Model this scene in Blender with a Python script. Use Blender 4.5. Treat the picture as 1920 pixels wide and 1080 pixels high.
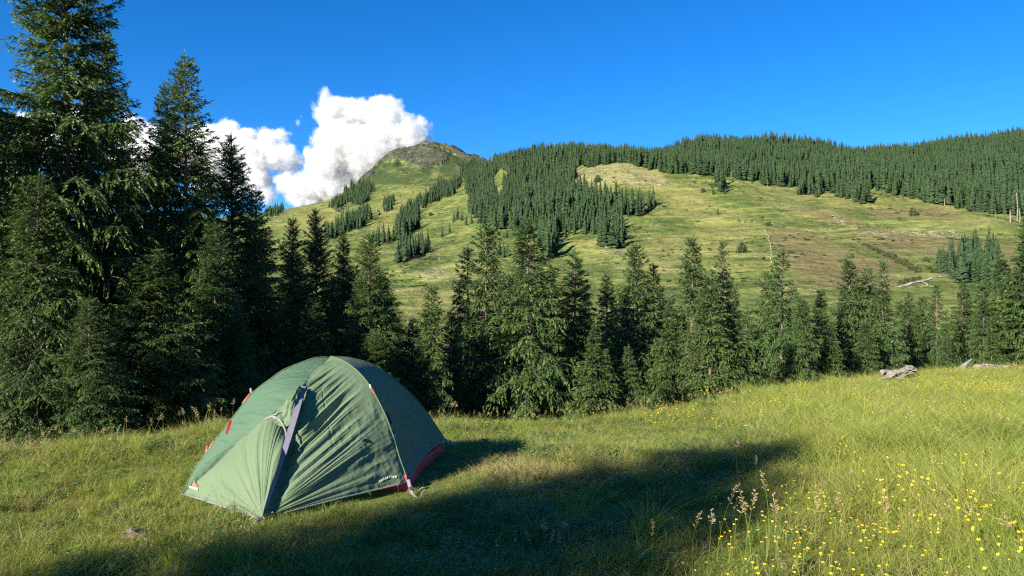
import bpy, math, random
import numpy as np
from mathutils import Vector, Matrix

random.seed(7)
rng = np.random.default_rng(7)
for o in list(bpy.data.objects):
    bpy.data.objects.remove(o)
C = bpy.context.scene
COL = C.collection
R = math.radians

# ------------------------------------------------------------------ camera
F = 1371.0            # focal length in pixels of the 1920 wide photograph
EYE = 1.62
cam = bpy.data.cameras.new('camera')
cam.sensor_width = 36
cam.lens = 36 * F / 1920
cam.clip_start = 0.05
cam.clip_end = 30000
camo = bpy.data.objects.new('camera', cam)
camo.location = (0, 0, EYE)
camo.rotation_euler = (R(90), 0, 0)
COL.objects.link(camo)
C.camera = camo

# ------------------------------------------------------------------ sky, sun, exposure
SUN_EL, SUN_AZ = 25.0, 224.0      # degrees; azimuth clockwise from +Y (the way the camera looks)
w = bpy.data.worlds.new('World')
C.world = w
w.use_nodes = True
nt = w.node_tree
nt.nodes.clear()
sky = nt.nodes.new('ShaderNodeTexSky')
sky.sky_type = 'NISHITA'
sky.sun_disc = False
sky.sun_elevation = R(SUN_EL)
sky.sun_rotation = R(SUN_AZ)
sky.altitude = 3000
sky.air_density = 1.0
sky.dust_density = 0.0
sky.ozone_density = 7.0
hs = nt.nodes.new('ShaderNodeHueSaturation')
hs.inputs['Hue'].default_value = 0.501
hs.inputs['Saturation'].default_value = 1.18
hs.inputs['Value'].default_value = 1.0
bg = nt.nodes.new('ShaderNodeBackground')
bg.inputs['Strength'].default_value = 0.073
wo = nt.nodes.new('ShaderNodeOutputWorld')
nt.links.new(sky.outputs[0], hs.inputs['Color'])
nt.links.new(hs.outputs[0], bg.inputs['Color'])
nt.links.new(bg.outputs[0], wo.inputs['Surface'])

sd = bpy.data.lights.new('sun', 'SUN')
sd.energy = 5.0
sd.angle = R(0.5)
sd.color = (1.0, 0.90, 0.72)
so = bpy.data.objects.new('sun', sd)
so.location = (-40, -40, 60)
_to = Vector((math.sin(R(SUN_AZ)) * math.cos(R(SUN_EL)), math.cos(R(SUN_AZ)) * math.cos(R(SUN_EL)), math.sin(R(SUN_EL))))
so.rotation_euler = _to.to_track_quat('Z', 'Y').to_euler()
COL.objects.link(so)

C.view_settings.view_transform = 'Standard'
C.view_settings.look = 'None'
C.view_settings.gamma = 1
C.view_settings.use_curve_mapping = False
C.view_settings.exposure = 1.56
C.render.engine = 'CYCLES'
C.cycles.max_bounces = 6
C.cycles.diffuse_bounces = 3
C.cycles.glossy_bounces = 2
C.cycles.transmission_bounces = 3
C.cycles.transparent_max_bounces = 6
C.cycles.volume_bounces = 4
C.cycles.volume_max_steps = 256
C.cycles.use_denoising = False
C.cycles.filter_width = 1.3

# ------------------------------------------------------------------ helpers
def tag(o, label=None, cat=None, group=None, kind=None):
    if label: o['label'] = label
    if cat: o['category'] = cat
    if group: o['group'] = group
    if kind: o['kind'] = kind
    return o

def mesh_np(name, v, tris=None, quads=None, attrs=None, smooth=False, mat_idx=None):
    """mesh from numpy arrays"""
    me = bpy.data.meshes.new(name)
    v = np.asarray(v, dtype=np.float32)
    nt_ = 0 if tris is None else len(tris)
    nq = 0 if quads is None else len(quads)
    me.vertices.add(len(v))
    me.vertices.foreach_set('co', v.ravel())
    parts = []
    if nt_: parts.append(np.asarray(tris, dtype=np.int32).ravel())
    if nq: parts.append(np.asarray(quads, dtype=np.int32).ravel())
    loops = np.concatenate(parts)
    me.loops.add(len(loops))
    me.loops.foreach_set('vertex_index', loops)
    me.polygons.add(nt_ + nq)
    starts = np.concatenate([np.arange(nt_) * 3, nt_ * 3 + np.arange(nq) * 4]).astype(np.int32)
    me.polygons.foreach_set('loop_start', starts)
    if smooth:
        me.polygons.foreach_set('use_smooth', np.ones(nt_ + nq, dtype=bool))
    if mat_idx is not None:
        me.polygons.foreach_set('material_index', np.asarray(mat_idx, dtype=np.int32))
    me.update(calc_edges=True)
    for k, a in (attrs or {}).items():
        at = me.attributes.new(k, 'FLOAT', 'POINT')
        at.data.foreach_set('value', np.asarray(a, dtype=np.float32).ravel())
    return me

def link(name, me, mats=(), parent=None, loc=None):
    o = bpy.data.objects.new(name, me)
    COL.objects.link(o)
    if me is not None:
        for m in mats:
            if len(me.materials) < len(mats): me.materials.append(m)
    if parent: o.parent = parent
    if loc is not None: o.location = loc
    return o

class MB:
    """collects verts and faces into one mesh"""
    def __init__(s): s.v = []; s.f = []; s.m = []
    def add(s, v, f, m=0):
        k = len(s.v); s.v += [tuple(p) for p in v]
        s.f += [tuple(i + k for i in q) for q in f]; s.m += [m] * len(f)
    def tube(s, pts, rad, n=8, cap=True, m=0):
        pts = [Vector(p) for p in pts]
        if not hasattr(rad, '__len__'): rad = [rad] * len(pts)
        rings = []; v = []
        up = Vector((0.13, 0.21, 0.97))
        for i, p in enumerate(pts):
            d = (pts[min(i + 1, len(pts) - 1)] - pts[max(i - 1, 0)]).normalized()
            a = d.cross(up)
            if a.length < 1e-3: a = d.cross(Vector((1, 0, 0)))
            a.normalize(); b = d.cross(a)
            for k in range(n):
                t = 2 * math.pi * k / n
                v.append(p + (a * math.cos(t) + b * math.sin(t)) * rad[i])
        f = []
        for i in range(len(pts) - 1):
            for k in range(n):
                f.append((i * n + k, i * n + (k + 1) % n, (i + 1) * n + (k + 1) % n, (i + 1) * n + k))
        if cap:
            f.append(tuple(range(n - 1, -1, -1))); f.append(tuple((len(pts) - 1) * n + k for k in range(n)))
        s.add(v, f, m)
    def build(s, name, mats, parent=None, smooth=False, loc=None):
        me = bpy.data.meshes.new(name)
        me.from_pydata(s.v, [], s.f); me.update()
        if not hasattr(mats, '__len__'): mats = [mats]
        for i, p in enumerate(me.polygons):
            p.material_index = s.m[i]; p.use_smooth = smooth
        return link(name, me, mats, parent, loc)

_perm = np.random.default_rng(3).random((256, 256))
def vnoise(x, y, seed=0):
    x = np.asarray(x, float) + seed * 17.31; y = np.asarray(y, float) + seed * 7.77
    xi = np.floor(x).astype(int); yi = np.floor(y).astype(int)
    fx = x - xi; fy = y - yi
    fx = fx * fx * fx * (fx * (fx * 6 - 15) + 10); fy = fy * fy * fy * (fy * (fy * 6 - 15) + 10)
    a = _perm[xi % 256, yi % 256]; b = _perm[(xi + 1) % 256, yi % 256]
    c = _perm[xi % 256, (yi + 1) % 256]; d = _perm[(xi + 1) % 256, (yi + 1) % 256]
    return ((a * (1 - fx) + b * fx) * (1 - fy) + (c * (1 - fx) + d * fx) * fy) * 2 - 1
def fbm(x, y, oct=4, seed=0, gain=0.5):
    s = 0; a = 1; t = 0
    for i in range(oct):
        s = s + a * vnoise(x * 2 ** i, y * 2 ** i, seed + i * 3); t += a; a *= gain
    return s / t
def ridged(x, y, oct=4, seed=0):
    s = 0; a = 1; t = 0
    for i in range(oct):
        s = s + a * (1 - 2 * np.abs(vnoise(x * 2 ** i, y * 2 ** i, seed + i * 3))); t += a; a *= 0.5
    return s / t
def sstep(x, a, b):
    t = np.clip((np.asarray(x, float) - a) / (b - a), 0, 1)
    return t * t * (3 - 2 * t)

def inpoly(px, py, poly):
    px = np.asarray(px, float); py = np.asarray(py, float)
    ins = np.zeros(px.shape, bool)
    n = len(poly)
    for i in range(n):
        x1, y1 = poly[i]; x2, y2 = poly[(i + 1) % n]
        if y1 == y2: continue
        c = ((y1 > py) != (y2 > py)) & (px < (x2 - x1) * (py - y1) / (y2 - y1) + x1)
        ins ^= c
    return ins

# ------------------------------------------------------------------ material helper
def mat(name, rough=0.9, spec=0.2):
    m = bpy.data.materials.new(name); m.use_nodes = True
    n = m.node_tree; n.nodes.clear()
    out = n.nodes.new('ShaderNodeOutputMaterial'); b = n.nodes.new('ShaderNodeBsdfPrincipled')
    b.inputs['Roughness'].default_value = rough
    b.inputs['Specular IOR Level'].default_value = spec
    n.links.new(b.outputs[0], out.inputs['Surface'])
    return m, n, b, out
def N(n, typ, **kw):
    nd = n.nodes.new(typ)
    for k, v in kw.items():
        if k in nd.inputs.keys(): nd.inputs[k].default_value = v
        else: setattr(nd, k, v)
    return nd
def noise(n, scale, detail=4, rough=0.55, vec=None, dim='3D'):
    t = n.nodes.new('ShaderNodeTexNoise'); t.inputs['Scale'].default_value = scale
    t.inputs['Detail'].default_value = detail; t.inputs['Roughness'].default_value = rough
    if vec is not None: n.links.new(vec, t.inputs['Vector'])
    return t.outputs['Fac']
def ramp(n, fac, stops, interp='LINEAR'):
    r = n.nodes.new('ShaderNodeValToRGB'); r.color_ramp.interpolation = interp
    e = r.color_ramp.elements
    while len(e) < len(stops): e.new(0.5)
    for i, (p, c) in enumerate(stops):
        e[i].position = p; e[i].color = (c[0], c[1], c[2], 1) if hasattr(c, '__len__') else (c, c, c, 1)
    n.links.new(fac, r.inputs[0])
    return r.outputs[0]
def mix(n, fac, a, b, mode='MIX'):
    m = n.nodes.new('ShaderNodeMix'); m.data_type = 'RGBA'; m.blend_type = mode
    for sck, val in ((m.inputs[0], fac), (m.inputs[6], a), (m.inputs[7], b)):
        if isinstance(val, (int, float)): sck.default_value = val
        elif isinstance(val, tuple): sck.default_value = (val[0], val[1], val[2], 1)
        else: n.links.new(val, sck)
    return m.outputs[2]
def attr(n, name):
    a = n.nodes.new('ShaderNodeAttribute'); a.attribute_name = name
    return a.outputs['Fac']
def math_(n, op, a, b=0.0, c=0.0):
    m = n.nodes.new('ShaderNodeMath'); m.operation = op
    for i, val in enumerate((a, b, c)):
        if isinstance(val, (int, float)): m.inputs[i].default_value = val
        else: n.links.new(val, m.inputs[i])
    return m.outputs[0]
def bump(n, b, h, strength=0.5, dist=0.1):
    k = n.nodes.new('ShaderNodeBump'); k.inputs['Strength'].default_value = strength
    k.inputs['Distance'].default_value = dist
    n.links.new(h, k.inputs['Height']); n.links.new(k.outputs[0], b.inputs['Normal'])
def objco(n):
    t = n.nodes.new('ShaderNodeTexCoord'); return t.outputs['Object']
def scaled(n, vec, s):
    m = n.nodes.new('ShaderNodeVectorMath'); m.operation = 'MULTIPLY'
    n.links.new(vec, m.inputs[0]); m.inputs[1].default_value = s
    return m.outputs[0]

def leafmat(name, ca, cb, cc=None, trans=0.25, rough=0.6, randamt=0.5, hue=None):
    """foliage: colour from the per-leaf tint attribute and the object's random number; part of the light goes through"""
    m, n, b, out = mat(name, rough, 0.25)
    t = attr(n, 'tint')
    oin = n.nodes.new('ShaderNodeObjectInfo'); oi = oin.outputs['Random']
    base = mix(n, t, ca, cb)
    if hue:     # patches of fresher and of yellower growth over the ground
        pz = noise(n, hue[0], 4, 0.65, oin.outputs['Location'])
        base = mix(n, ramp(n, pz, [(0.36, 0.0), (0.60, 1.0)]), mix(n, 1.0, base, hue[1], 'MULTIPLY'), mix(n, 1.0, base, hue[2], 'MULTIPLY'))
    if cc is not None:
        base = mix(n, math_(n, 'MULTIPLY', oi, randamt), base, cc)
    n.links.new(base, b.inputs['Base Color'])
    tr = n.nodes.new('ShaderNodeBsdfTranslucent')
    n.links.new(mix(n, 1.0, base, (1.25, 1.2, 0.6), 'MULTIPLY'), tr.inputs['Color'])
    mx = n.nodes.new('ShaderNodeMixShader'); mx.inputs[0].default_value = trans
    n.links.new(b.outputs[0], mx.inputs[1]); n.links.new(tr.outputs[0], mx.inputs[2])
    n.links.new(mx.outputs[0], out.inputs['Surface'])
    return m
# ------------------------------------------------------------------ the lie of the land
# per view column: edge of the meadow (depth, ground line), then the slope beyond as (image row, depth)
EDGE = [(-400, 7.6, -0.40), (0, 8.0, -0.38), (200, 8.8, -0.34), (400, 10, -0.26), (800, 11, -0.43), (1100, 13.5, -0.80), (1400, 19, -1.32),
        (1600, 26, -1.85), (1800, 31, -2.0), (1920, 33, -2.15), (2400, 36, -2.2)]
HILL = [
 (-400, [(640,220),(600,320),(540,560),(500,800),(470,1100),(450,1400),(440,1700),(430,1950)]),
 (300, [(640,220),(600,320),(540,560),(500,800),(465,1100),(445,1400),(430,1700),(420,1950)]),
 (500, [(625,210),(590,320),(530,560),(480,850),(450,1150),(425,1450),(408,1700),(397,1950)]),
 (560, [(620,205),(580,320),(520,560),(470,850),(438,1150),(412,1450),(398,1700),(386,1980)]),
 (620, [(615,200),(570,320),(510,560),(455,850),(425,1150),(405,1450),(388,1750),(372,2050)]),
 (655, [(610,200),(565,320),(505,560),(450,850),(420,1150),(398,1450),(372,1800),(350,2050)]),
 (680, [(610,200),(562,320),(500,560),(448,850),(415,1150),(390,1480),(350,1900),(326,2120)]),
 (710, [(605,200),(558,330),(495,560),(444,850),(410,1150),(380,1500),(325,2000),(296,2200)]),
 (740, [(605,200),(550,340),(485,580),(440,850),(405,1150),(372,1500),(310,2050),(274,2260)]),
 (780, [(600,200),(540,350),(475,600),(435,850),(395,1180),(360,1550),(300,2100),(261,2300)]),
 (815, [(600,200),(530,370),(465,620),(428,850),(390,1180),(350,1600),(300,2080),(258,2300)]),
 (845, [(600,200),(515,400),(455,640),(420,860),(380,1180),(345,1600),(305,2050),(268,2280)]),
 (880, [(600,200),(505,420),(445,640),(410,860),(370,1150),(335,1550),(310,2000),(284,2240)]),
 (910, [(600,200),(500,430),(435,640),(395,850),(355,1100),(325,1300),(310,1500),(296,2150)]),
 (945, [(600,200),(500,430),(430,640),(385,830),(345,1020),(318,1150),(306,1260),(303,1500)]),
 (1000,[(600,200),(500,430),(435,620),(380,790),(340,930),(312,1040),(294,1130),(292,1200)]),
 (1080,[(600,200),(495,420),(440,560),(385,690),(340,790),(308,880),(290,980),(284,1060)]),
 (1160,[(598,200),(495,400),(435,520),(375,640),(330,740),(305,830),(306,930),(301,1020)]),
 (1230,[(596,200),(490,400),(430,510),(372,640),(332,730),(320,800),(308,940),(295,1080)]),
 (1300,[(592,200),(485,400),(425,510),(370,630),(335,720),(323,780),(292,960),(274,1150)]),
 (1400,[(588,200),(480,385),(420,490),(375,600),(348,690),(338,740),(295,960),(272,1180)]),
 (1500,[(584,200),(490,340),(435,450),(390,560),(362,640),(350,710),(300,940),(276,1180)]),
 (1600,[(580,195),(520,290),(465,370),(415,470),(375,580),(356,660),(314,880),(297,1130)]),
 (1720,[(578,185),(532,255),(480,335),(435,430),(395,520),(368,600),(322,820),(287,1100)]),
 (1850,[(575,180),(530,245),(478,325),(440,400),(415,450),(398,500),(330,720),(270,1080)]),
 (1920,[(575,180),(530,245),(485,320),(450,385),(430,430),(415,480),(335,700),(256,1080)]),
 (2400,[(575,180),(530,245),(490,320),(455,385),(435,430),(420,480),(330,700),(235,1080)]),
]
PXT = np.linspace(-400, 2400, 281)
LDT = np.linspace(0, math.log(9000), 620)
_tab = np.zeros((len(PXT), len(LDT)))
_ex = [e[0] for e in EDGE]; _hx = [h[0] for h in HILL]
_hv = np.array([[p[0] for p in h[1]] for h in HILL], float); _hd = np.array([[p[1] for p in h[1]] for h in HILL], float)
DT = np.exp(LDT)
SKYD = np.zeros(len(PXT))
for i, px in enumerate(PXT):
    E = np.interp(px, _ex, [e[1] for e in EDGE]); zE = np.interp(px, _ex, [e[2] for e in EDGE])
    v = [np.interp(px, _hx, _hv[:, k]) for k in range(8)]; d = [np.interp(px, _hx, _hd[:, k]) for k in range(8)]
    sl = [(540 - a) / F for a in v]
    rt = sstep(px, 1200, 1700)
    if E > 12:
        Dn = [0.5, 3, 5.4, 8.0, E]; Zn = [0.0, -0.05, -0.11, -0.20, zE]
    else:
        Dn = [0.5, 3, 5.4, 7.8, E]; Zn = [0.0, -0.05, -0.11, -0.15, zE]
    m1 = -2.6 * (1 - rt) - 2.9 * rt
    Dn += [E + 3, E + 9, 60 + 10 * rt, 95]; Zn += [zE - 1.0 * (1 - rt) - 0.5 * rt, zE + m1, -8.0 + 0.5 * rt, -11.5]
    Dh = d; Zh = [EYE + s * dd for s, dd in zip(sl, d)]
    Dn.append(150); Zn.append(min(-12.5, Zh[0] - 1.5))
    # fill the hill part with slope-linear interpolation in log depth
    fine_l = np.linspace(math.log(d[0]), math.log(d[-1]), 90)
    fs = np.interp(fine_l, np.log(d), sl)
    Dh = list(np.exp(fine_l)); Zh = [EYE + s * dd for s, dd in zip(fs, Dh)]
    last = Dh[-1]; zl = Zh[-1]
    Dn += Dh + [last * 1.12, last * 1.6, 9000]; Zn += Zh + [zl - last * 0.03, zl - last * 0.2, zl - last * 0.35]
    z = np.interp(LDT, np.log(Dn), Zn)
    _tab[i] = z; SKYD[i] = last
kr = np.exp(-0.5 * (np.arange(-5, 6) / 1.6) ** 2); kr /= kr.sum()
_tab = np.apply_along_axis(lambda a: np.convolve(np.pad(a, 5, mode='edge'), kr, 'valid'), 1, _tab)
kr = np.exp(-0.5 * (np.arange(-3, 4) / 0.9) ** 2); kr /= kr.sum()
_tab = np.apply_along_axis(lambda a: np.convolve(np.pad(a, 3, mode='edge'), kr, 'valid'), 0, _tab)

PHI_MAX = math.atan((2300 - 960) / F)
def colD(x, y):
    x = np.asarray(x, float); y = np.asarray(y, float)
    phi = np.arctan2(x, y); r = np.hypot(x, y)
    pc = np.clip(phi, -PHI_MAX, PHI_MAX)
    px = 960 + F * np.tan(pc)
    D = r * np.cos(pc)
    return phi, px, D
def ground(x, y, detail=True):
    phi, px, D = colD(x, y)
    ld = np.log(np.maximum(D, 1.0001))
    a = np.clip((px - PXT[0]) / (PXT[1] - PXT[0]), 0, len(PXT) - 1.001); b = np.clip(ld / LDT[1], 0, len(LDT) - 1.001)
    ai = a.astype(int); bi = b.astype(int); fa = a - ai; fb = b - bi
    z = (_tab[ai, bi] * (1 - fb) + _tab[ai, bi + 1] * fb) * (1 - fa) + (_tab[ai + 1, bi] * (1 - fb) + _tab[ai + 1, bi + 1] * fb) * fa
    wb = sstep(np.abs(phi), R(75), R(165))
    z = z * (1 - wb) + wb * (0.02 * np.minimum(D, 60) + 0.05 * np.clip(D - 60, 0, 600))
    if detail:
        x = np.asarray(x, float); y = np.asarray(y, float)
        near = 1 - sstep(D, 60, 140)
        tentm = sstep(np.hypot(x + 1.6, y - 6.7), 1.6, 3.0)
        z = z + near * tentm * (0.05 * fbm(x / 1.3, y / 1.3, 3, 1) + 0.10 * fbm(x / 4.5, y / 4.5, 2, 2) * sstep(D, 3, 9))
        far = sstep(D, 110, 260)
        z = z + far * (5.0 * fbm(x / 85, y / 85, 3, 5) + 2.0 * ridged(x / 30, y / 30, 4, 8) * sstep(D, 200, 500) + 0.45 * fbm(x / 7, y / 7, 2, 4)
                   + 3.2 * ridged((x + 0.35 * y) / 80, y / 330, 2, 17) * sstep(D, 230, 420) * (1 - sstep(D, 1700, 2000)))
        # craggy summit
        vv = 540 - (z - EYE) / np.maximum(D, 1) * F
        crag = sstep(D, 1750, 2000) * sstep(px, 650, 690) * (1 - sstep(px, 900, 950))
        z = z + crag * (7 * ridged(x / 95, y / 140, 5, 11) + 9 * ridged(x / 34, y / 60, 4, 13))
        # terrace of outcrops
        z = z + sstep(D, 300, 600) * (1 - sstep(D, 1500, 1900)) * 2.2 * np.maximum(0, ridged(x / 60 + y / 170, y / 120, 3, 21) - 0.35)
    return z
def g1(x, y): return float(ground(np.array([x]), np.array([y]))[0])
def proj(x, y, z):
    return 960 + F * x / y, 540 - F * (z - EYE) / y
def at(px, d): return (px - 960) / F * d

def polar_sheet(name, phis, Ds, mats_, kind='structure', extra=None):
    P, Q = np.meshgrid(phis, Ds, indexing='ij')
    pc = np.clip(P, -PHI_MAX, PHI_MAX)
    r = Q / np.cos(pc)
    x = r * np.sin(P); y = r * np.cos(P)
    z = ground(x, y)
    v = np.stack([x, y, z], -1).reshape(-1, 3)
    n, m = P.shape
    idx = np.arange(n * m).reshape(n, m)
    a = idx[:-1, :-1]; b = idx[1:, :-1]; c = idx[1:, 1:]; d = idx[:-1, 1:]
    q = np.stack([a, d, c, b], -1).reshape(-1, 4)
    att = extra(x.ravel(), y.ravel(), z.ravel()) if extra else None
    me = mesh_np(name, v, quads=q[:, ::-1], attrs=att, smooth=True)
    o = link(name, me, mats_)
    return tag(o, kind=kind)

# ---- slope masks (regions of the real slope: rock, heather, dry grass, scree)
ROCK = [
 [(672,342),(690,318),(712,300),(730,285),(748,275),(800,270),(840,285),(832,300),(815,310),(790,312),(755,302),(735,292),(718,300),(702,320),(688,336)],
 [(700,300),(745,270),(790,258),(830,258),(860,275),(882,292),(905,298),(935,305),(900,312),(880,305),(858,290),(838,275),(800,268),(760,276),(715,304)],
 [(855,305),(866,312),(872,325),(860,318)],
 [(626,388),(632,378),(642,382),(640,398),(628,398)],
 [(760,280),(835,286),(822,303),(795,313),(765,300)],
]
DARKV = [
 [(668,350),(700,322),(720,318),(760,340),(740,346),(700,345)], [(712,305),(750,305),(748,316),(715,316)],
 [(835,290),(862,292),(880,300),(880,322),(850,330),(832,318)],
]
HEATH = [
 [(1440,430),(1500,428),(1560,455),(1640,490),(1680,520),(1690,540),(1560,545),(1500,520),(1450,470)],
 [(1480,395),(1520,388),(1580,400),(1620,420),(1560,420)], [(1600,425),(1740,440),(1850,455),(1880,470),(1830,500),(1740,480),(1640,450)],
 [(1620,392),(1700,385),(1790,398),(1800,412),(1700,415),(1640,408)], [(1590,440),(1650,450),(1720,500),(1700,520),(1640,480)],
 [(1860,460),(1920,450),(1920,520),(1880,500)],
]
SCREE = [
 [(1065,318),(1110,312),(1165,302),(1235,325),(1260,345),(1230,355),(1170,345),(1110,340),(1075,345)],
 [(1552,402),(1562,404),(1590,424),(1580,424)], [(1670,432),(1720,428),(1790,432),(1840,446),(1790,446),(1730,442),(1680,442)],
 [(1690,300+64),(1715,366),(1715,372),(1690,370)], [(560,430),(600,426),(640,436),(610,436)], [(775,515),(830,495),(850,520),(800,530)], [(1680,436),(1620,434),(1600,438),(1660,446)],
 [(1130,470),(1180,464),(1185,474),(1140,480)],
]
DRY = [
 [(1150,500),(1250,440),(1380,400),(1440,430),(1380,480),(1250,520)], [(1065,300),(1200,300),(1300,350),(1350,400),(1250,400),(1240,350),(1100,350)],
 [(760,560),(900,520),(980,540),(900,600),(760,600)], [(700,380),(780,350),(860,350),(780,400),(700,440)], [(1380,340),(1700,380),(1880,420),(1880,440),(1650,400),(1400,365)],
 [(520,400),(650,380),(650,420),(540,430)],
]
ALP = [[(655,345),(672,325),(740,262),(800,252),(860,262),(930,290),(930,320),(860,345),(780,352),(700,352)], [(620,395),(660,350),(700,348),(690,380),(640,400)]]
def masks(x, y, z):
    D = np.maximum(y, 1); px, v = proj(x, D, z)
    out = {}
    for nm, polys, j in (('rock', ROCK, 5), ('heath', HEATH, 10), ('scree', SCREE, 5), ('dry', DRY, 22), ('darkv', DARKV, 5), ('alp', ALP, 12)):
        acc = np.zeros(len(x))
        for k in range(4):
            jx = px + j * 1.6 * vnoise(x / 22 + k * 9.1, y / 35, 30 + k) + j * 0.5 * vnoise(x / 6, y / 9, 60 + k)
            jv = v + j * 0.7 * vnoise(x / 22 + k * 5.3, y / 35, 40 + k) + j * 0.3 * vnoise(x / 6, y / 9, 70 + k)
            mm = np.zeros(len(x), bool)
            for p in polys: mm |= inpoly(jx, jv, p)
            acc += mm
        out[nm] = acc / 4 * (y > 100)
    return out

# ---- materials of the land
m_soil, n, b, out = mat('meadow_soil', 0.95, 0.1)
co = objco(n)
c1 = ramp(n, noise(n, 2.2, 5, 0.65, co), [(0.3, (0.085, 0.115, 0.026)), (0.55, (0.12, 0.155, 0.038)), (0.75, (0.17, 0.17, 0.06))])
n.links.new(c1, b.inputs['Base Color'])
bump(n, b, noise(n, 30, 4, 0.7, co), 0.6, 0.04)

m_slope, n, b, out = mat('mountain_grass', 0.95, 0.08)
co = objco(n)
big = noise(n, 0.012, 5, 0.6, co)
midn = noise(n, 0.07, 6, 0.68, co)
fine = noise(n, 0.55, 4, 0.7, co)
terr = noise(n, 1.0, 3, 0.6, scaled(n, co, (0.030, 0.030, 0.26)))
g = mix(n, ramp(n, big, [(0.35, 0.0), (0.65, 1.0)]), (0.092, 0.138, 0.032), (0.165, 0.178, 0.054))
g = mix(n, ramp(n, midn, [(0.47, 0.0), (0.62, 0.9)]), g, (0.060, 0.095, 0.026))
g = mix(n, math_(n, 'MULTIPLY', ramp(n, terr, [(0.52, 0.0), (0.60, 1.0)]), 0.5), g, (0.28, 0.26, 0.10))
g = mix(n, math_(n, 'MULTIPLY', ramp(n, terr, [(0.38, 1.0), (0.45, 0.0)]), 0.6), g, (0.055, 0.085, 0.026))
spk = noise(n, 0.33, 6, 0.8, co)
g = mix(n, ramp(n, math_(n, 'MULTIPLY', spk, ramp(n, noise(n, 0.02, 4, 0.6, co), [(0.35, 0.82), (0.65, 1.12)])), [(0.51, 0.0), (0.57, 0.8)]), g, (0.040, 0.066, 0.022))
g = mix(n, math_(n, 'MULTIPLY', attr(n, 'dry'), 0.45), g, (0.23, 0.215, 0.08))
hc = mix(n, ramp(n, midn, [(0.4, 0.0), (0.6, 1.0)]), (0.135, 0.106, 0.056), (0.165, 0.145, 0.064))
g = mix(n, math_(n, 'MULTIPLY', attr(n, 'heath'), ramp(n, fine, [(0.3, 1.0), (0.7, 0.6)])), g, hc)
g = mix(n, ramp(n, fine, [(0.55, 0.0), (0.75, 0.5)]), g, (0.07, 0.10, 0.03))
g = mix(n, math_(n, 'MULTIPLY', attr(n, 'alp'), ramp(n, noise(n, 0.030, 6, 0.7, co), [(0.42, 0.0), (0.52, 0.95)])), g, (0.045, 0.065, 0.026))
g = mix(n, attr(n, 'darkv'), g, mix(n, fine, (0.03, 0.05, 0.02), (0.06, 0.09, 0.03)))
rocks = ramp(n, noise(n, 0.09, 8, 0.75, co), [(0.38, (0.040, 0.050, 0.036)), (0.48, (0.105, 0.112, 0.088)), (0.60, (0.23, 0.22, 0.19))])
rk = math_(n, 'MULTIPLY', attr(n, 'rock'), ramp(n, noise(n, 0.035, 6, 0.7, co), [(0.43, 0.0), (0.51, 1.0)]))
g = mix(n, rk, g, rocks)
stones = ramp(n, noise(n, 0.35, 5, 0.75, co), [(0.52, 0.0), (0.60, 1.0)])
g = mix(n, math_(n, 'MULTIPLY', attr(n, 'scree'), stones), g, (0.34, 0.30, 0.22))
g = mix(n, math_(n, 'MULTIPLY', attr(n, 'scree'), 0.12), g, (0.24, 0.19, 0.11))
n.links.new(g, b.inputs['Base Color'])
hh = math_(n, 'ADD', math_(n, 'MULTIPLY', midn, 4.5), math_(n, 'ADD', math_(n, 'MULTIPLY', terr, 2.2), math_(n, 'MULTIPLY', fine, 0.6)))
hh = math_(n, 'ADD', hh, math_(n, 'MULTIPLY', math_(n, 'MULTIPLY', attr(n, 'rock'), noise(n, 0.06, 8, 0.75, co)), 25.0))
bump(n, b, hh, 1.0, 1.3)

fr = np.concatenate([np.linspace(-math.pi, -0.72, 50)[:-1], np.linspace(-0.72, 0.72, 560), np.linspace(0.72, math.pi, 50)[1:]])
ds_near = np.concatenate([[0.02], np.exp(np.linspace(math.log(0.6), math.log(46), 230))])
meadow = polar_sheet('meadow', fr[::2], ds_near, [m_soil])
ds_far = np.concatenate([np.exp(np.linspace(math.log(46), math.log(180), 30))[:-1], np.exp(np.linspace(math.log(180), math.log(2500), 360))[:-1],
                         np.exp(np.linspace(math.log(2500), math.log(3050), 5))])
slope = polar_sheet('mountain_slope', fr, ds_far, [m_slope], extra=masks)
# ------------------------------------------------------------------ spruces
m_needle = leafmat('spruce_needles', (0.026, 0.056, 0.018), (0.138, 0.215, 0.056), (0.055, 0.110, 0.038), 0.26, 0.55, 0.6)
m_needle_far = leafmat('spruce_needles_far', (0.010, 0.030, 0.010), (0.050, 0.088, 0.026), (0.028, 0.050, 0.022), 0.0, 0.8, 0.7)
m_bark, n, b, out = mat('spruce_bark', 0.95, 0.1)
co = objco(n)
n.links.new(ramp(n, noise(n, 7, 6, 0.7, scaled(n, co, (1, 1, 0.35))), [(0.3, (0.055, 0.042, 0.032)), (0.55, (0.14, 0.11, 0.085)), (0.75, (0.26, 0.22, 0.18))]), b.inputs['Base Color'])
bump(n, b, noise(n, 18, 5, 0.7, scaled(n, co, (1, 1, 0.3))), 0.8, 0.03)
m_twig, n, b, out = mat('dead_twig', 0.95, 0.1)
n.links.new(ramp(n, noise(n, 9, 3, 0.6, objco(n)), [(0.3, (0.06, 0.05, 0.04)), (0.7, (0.17, 0.14, 0.115))]), b.inputs['Base Color'])

def nrm(a): return a / np.maximum(np.linalg.norm(a, axis=-1, keepdims=True), 1e-6)

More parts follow.
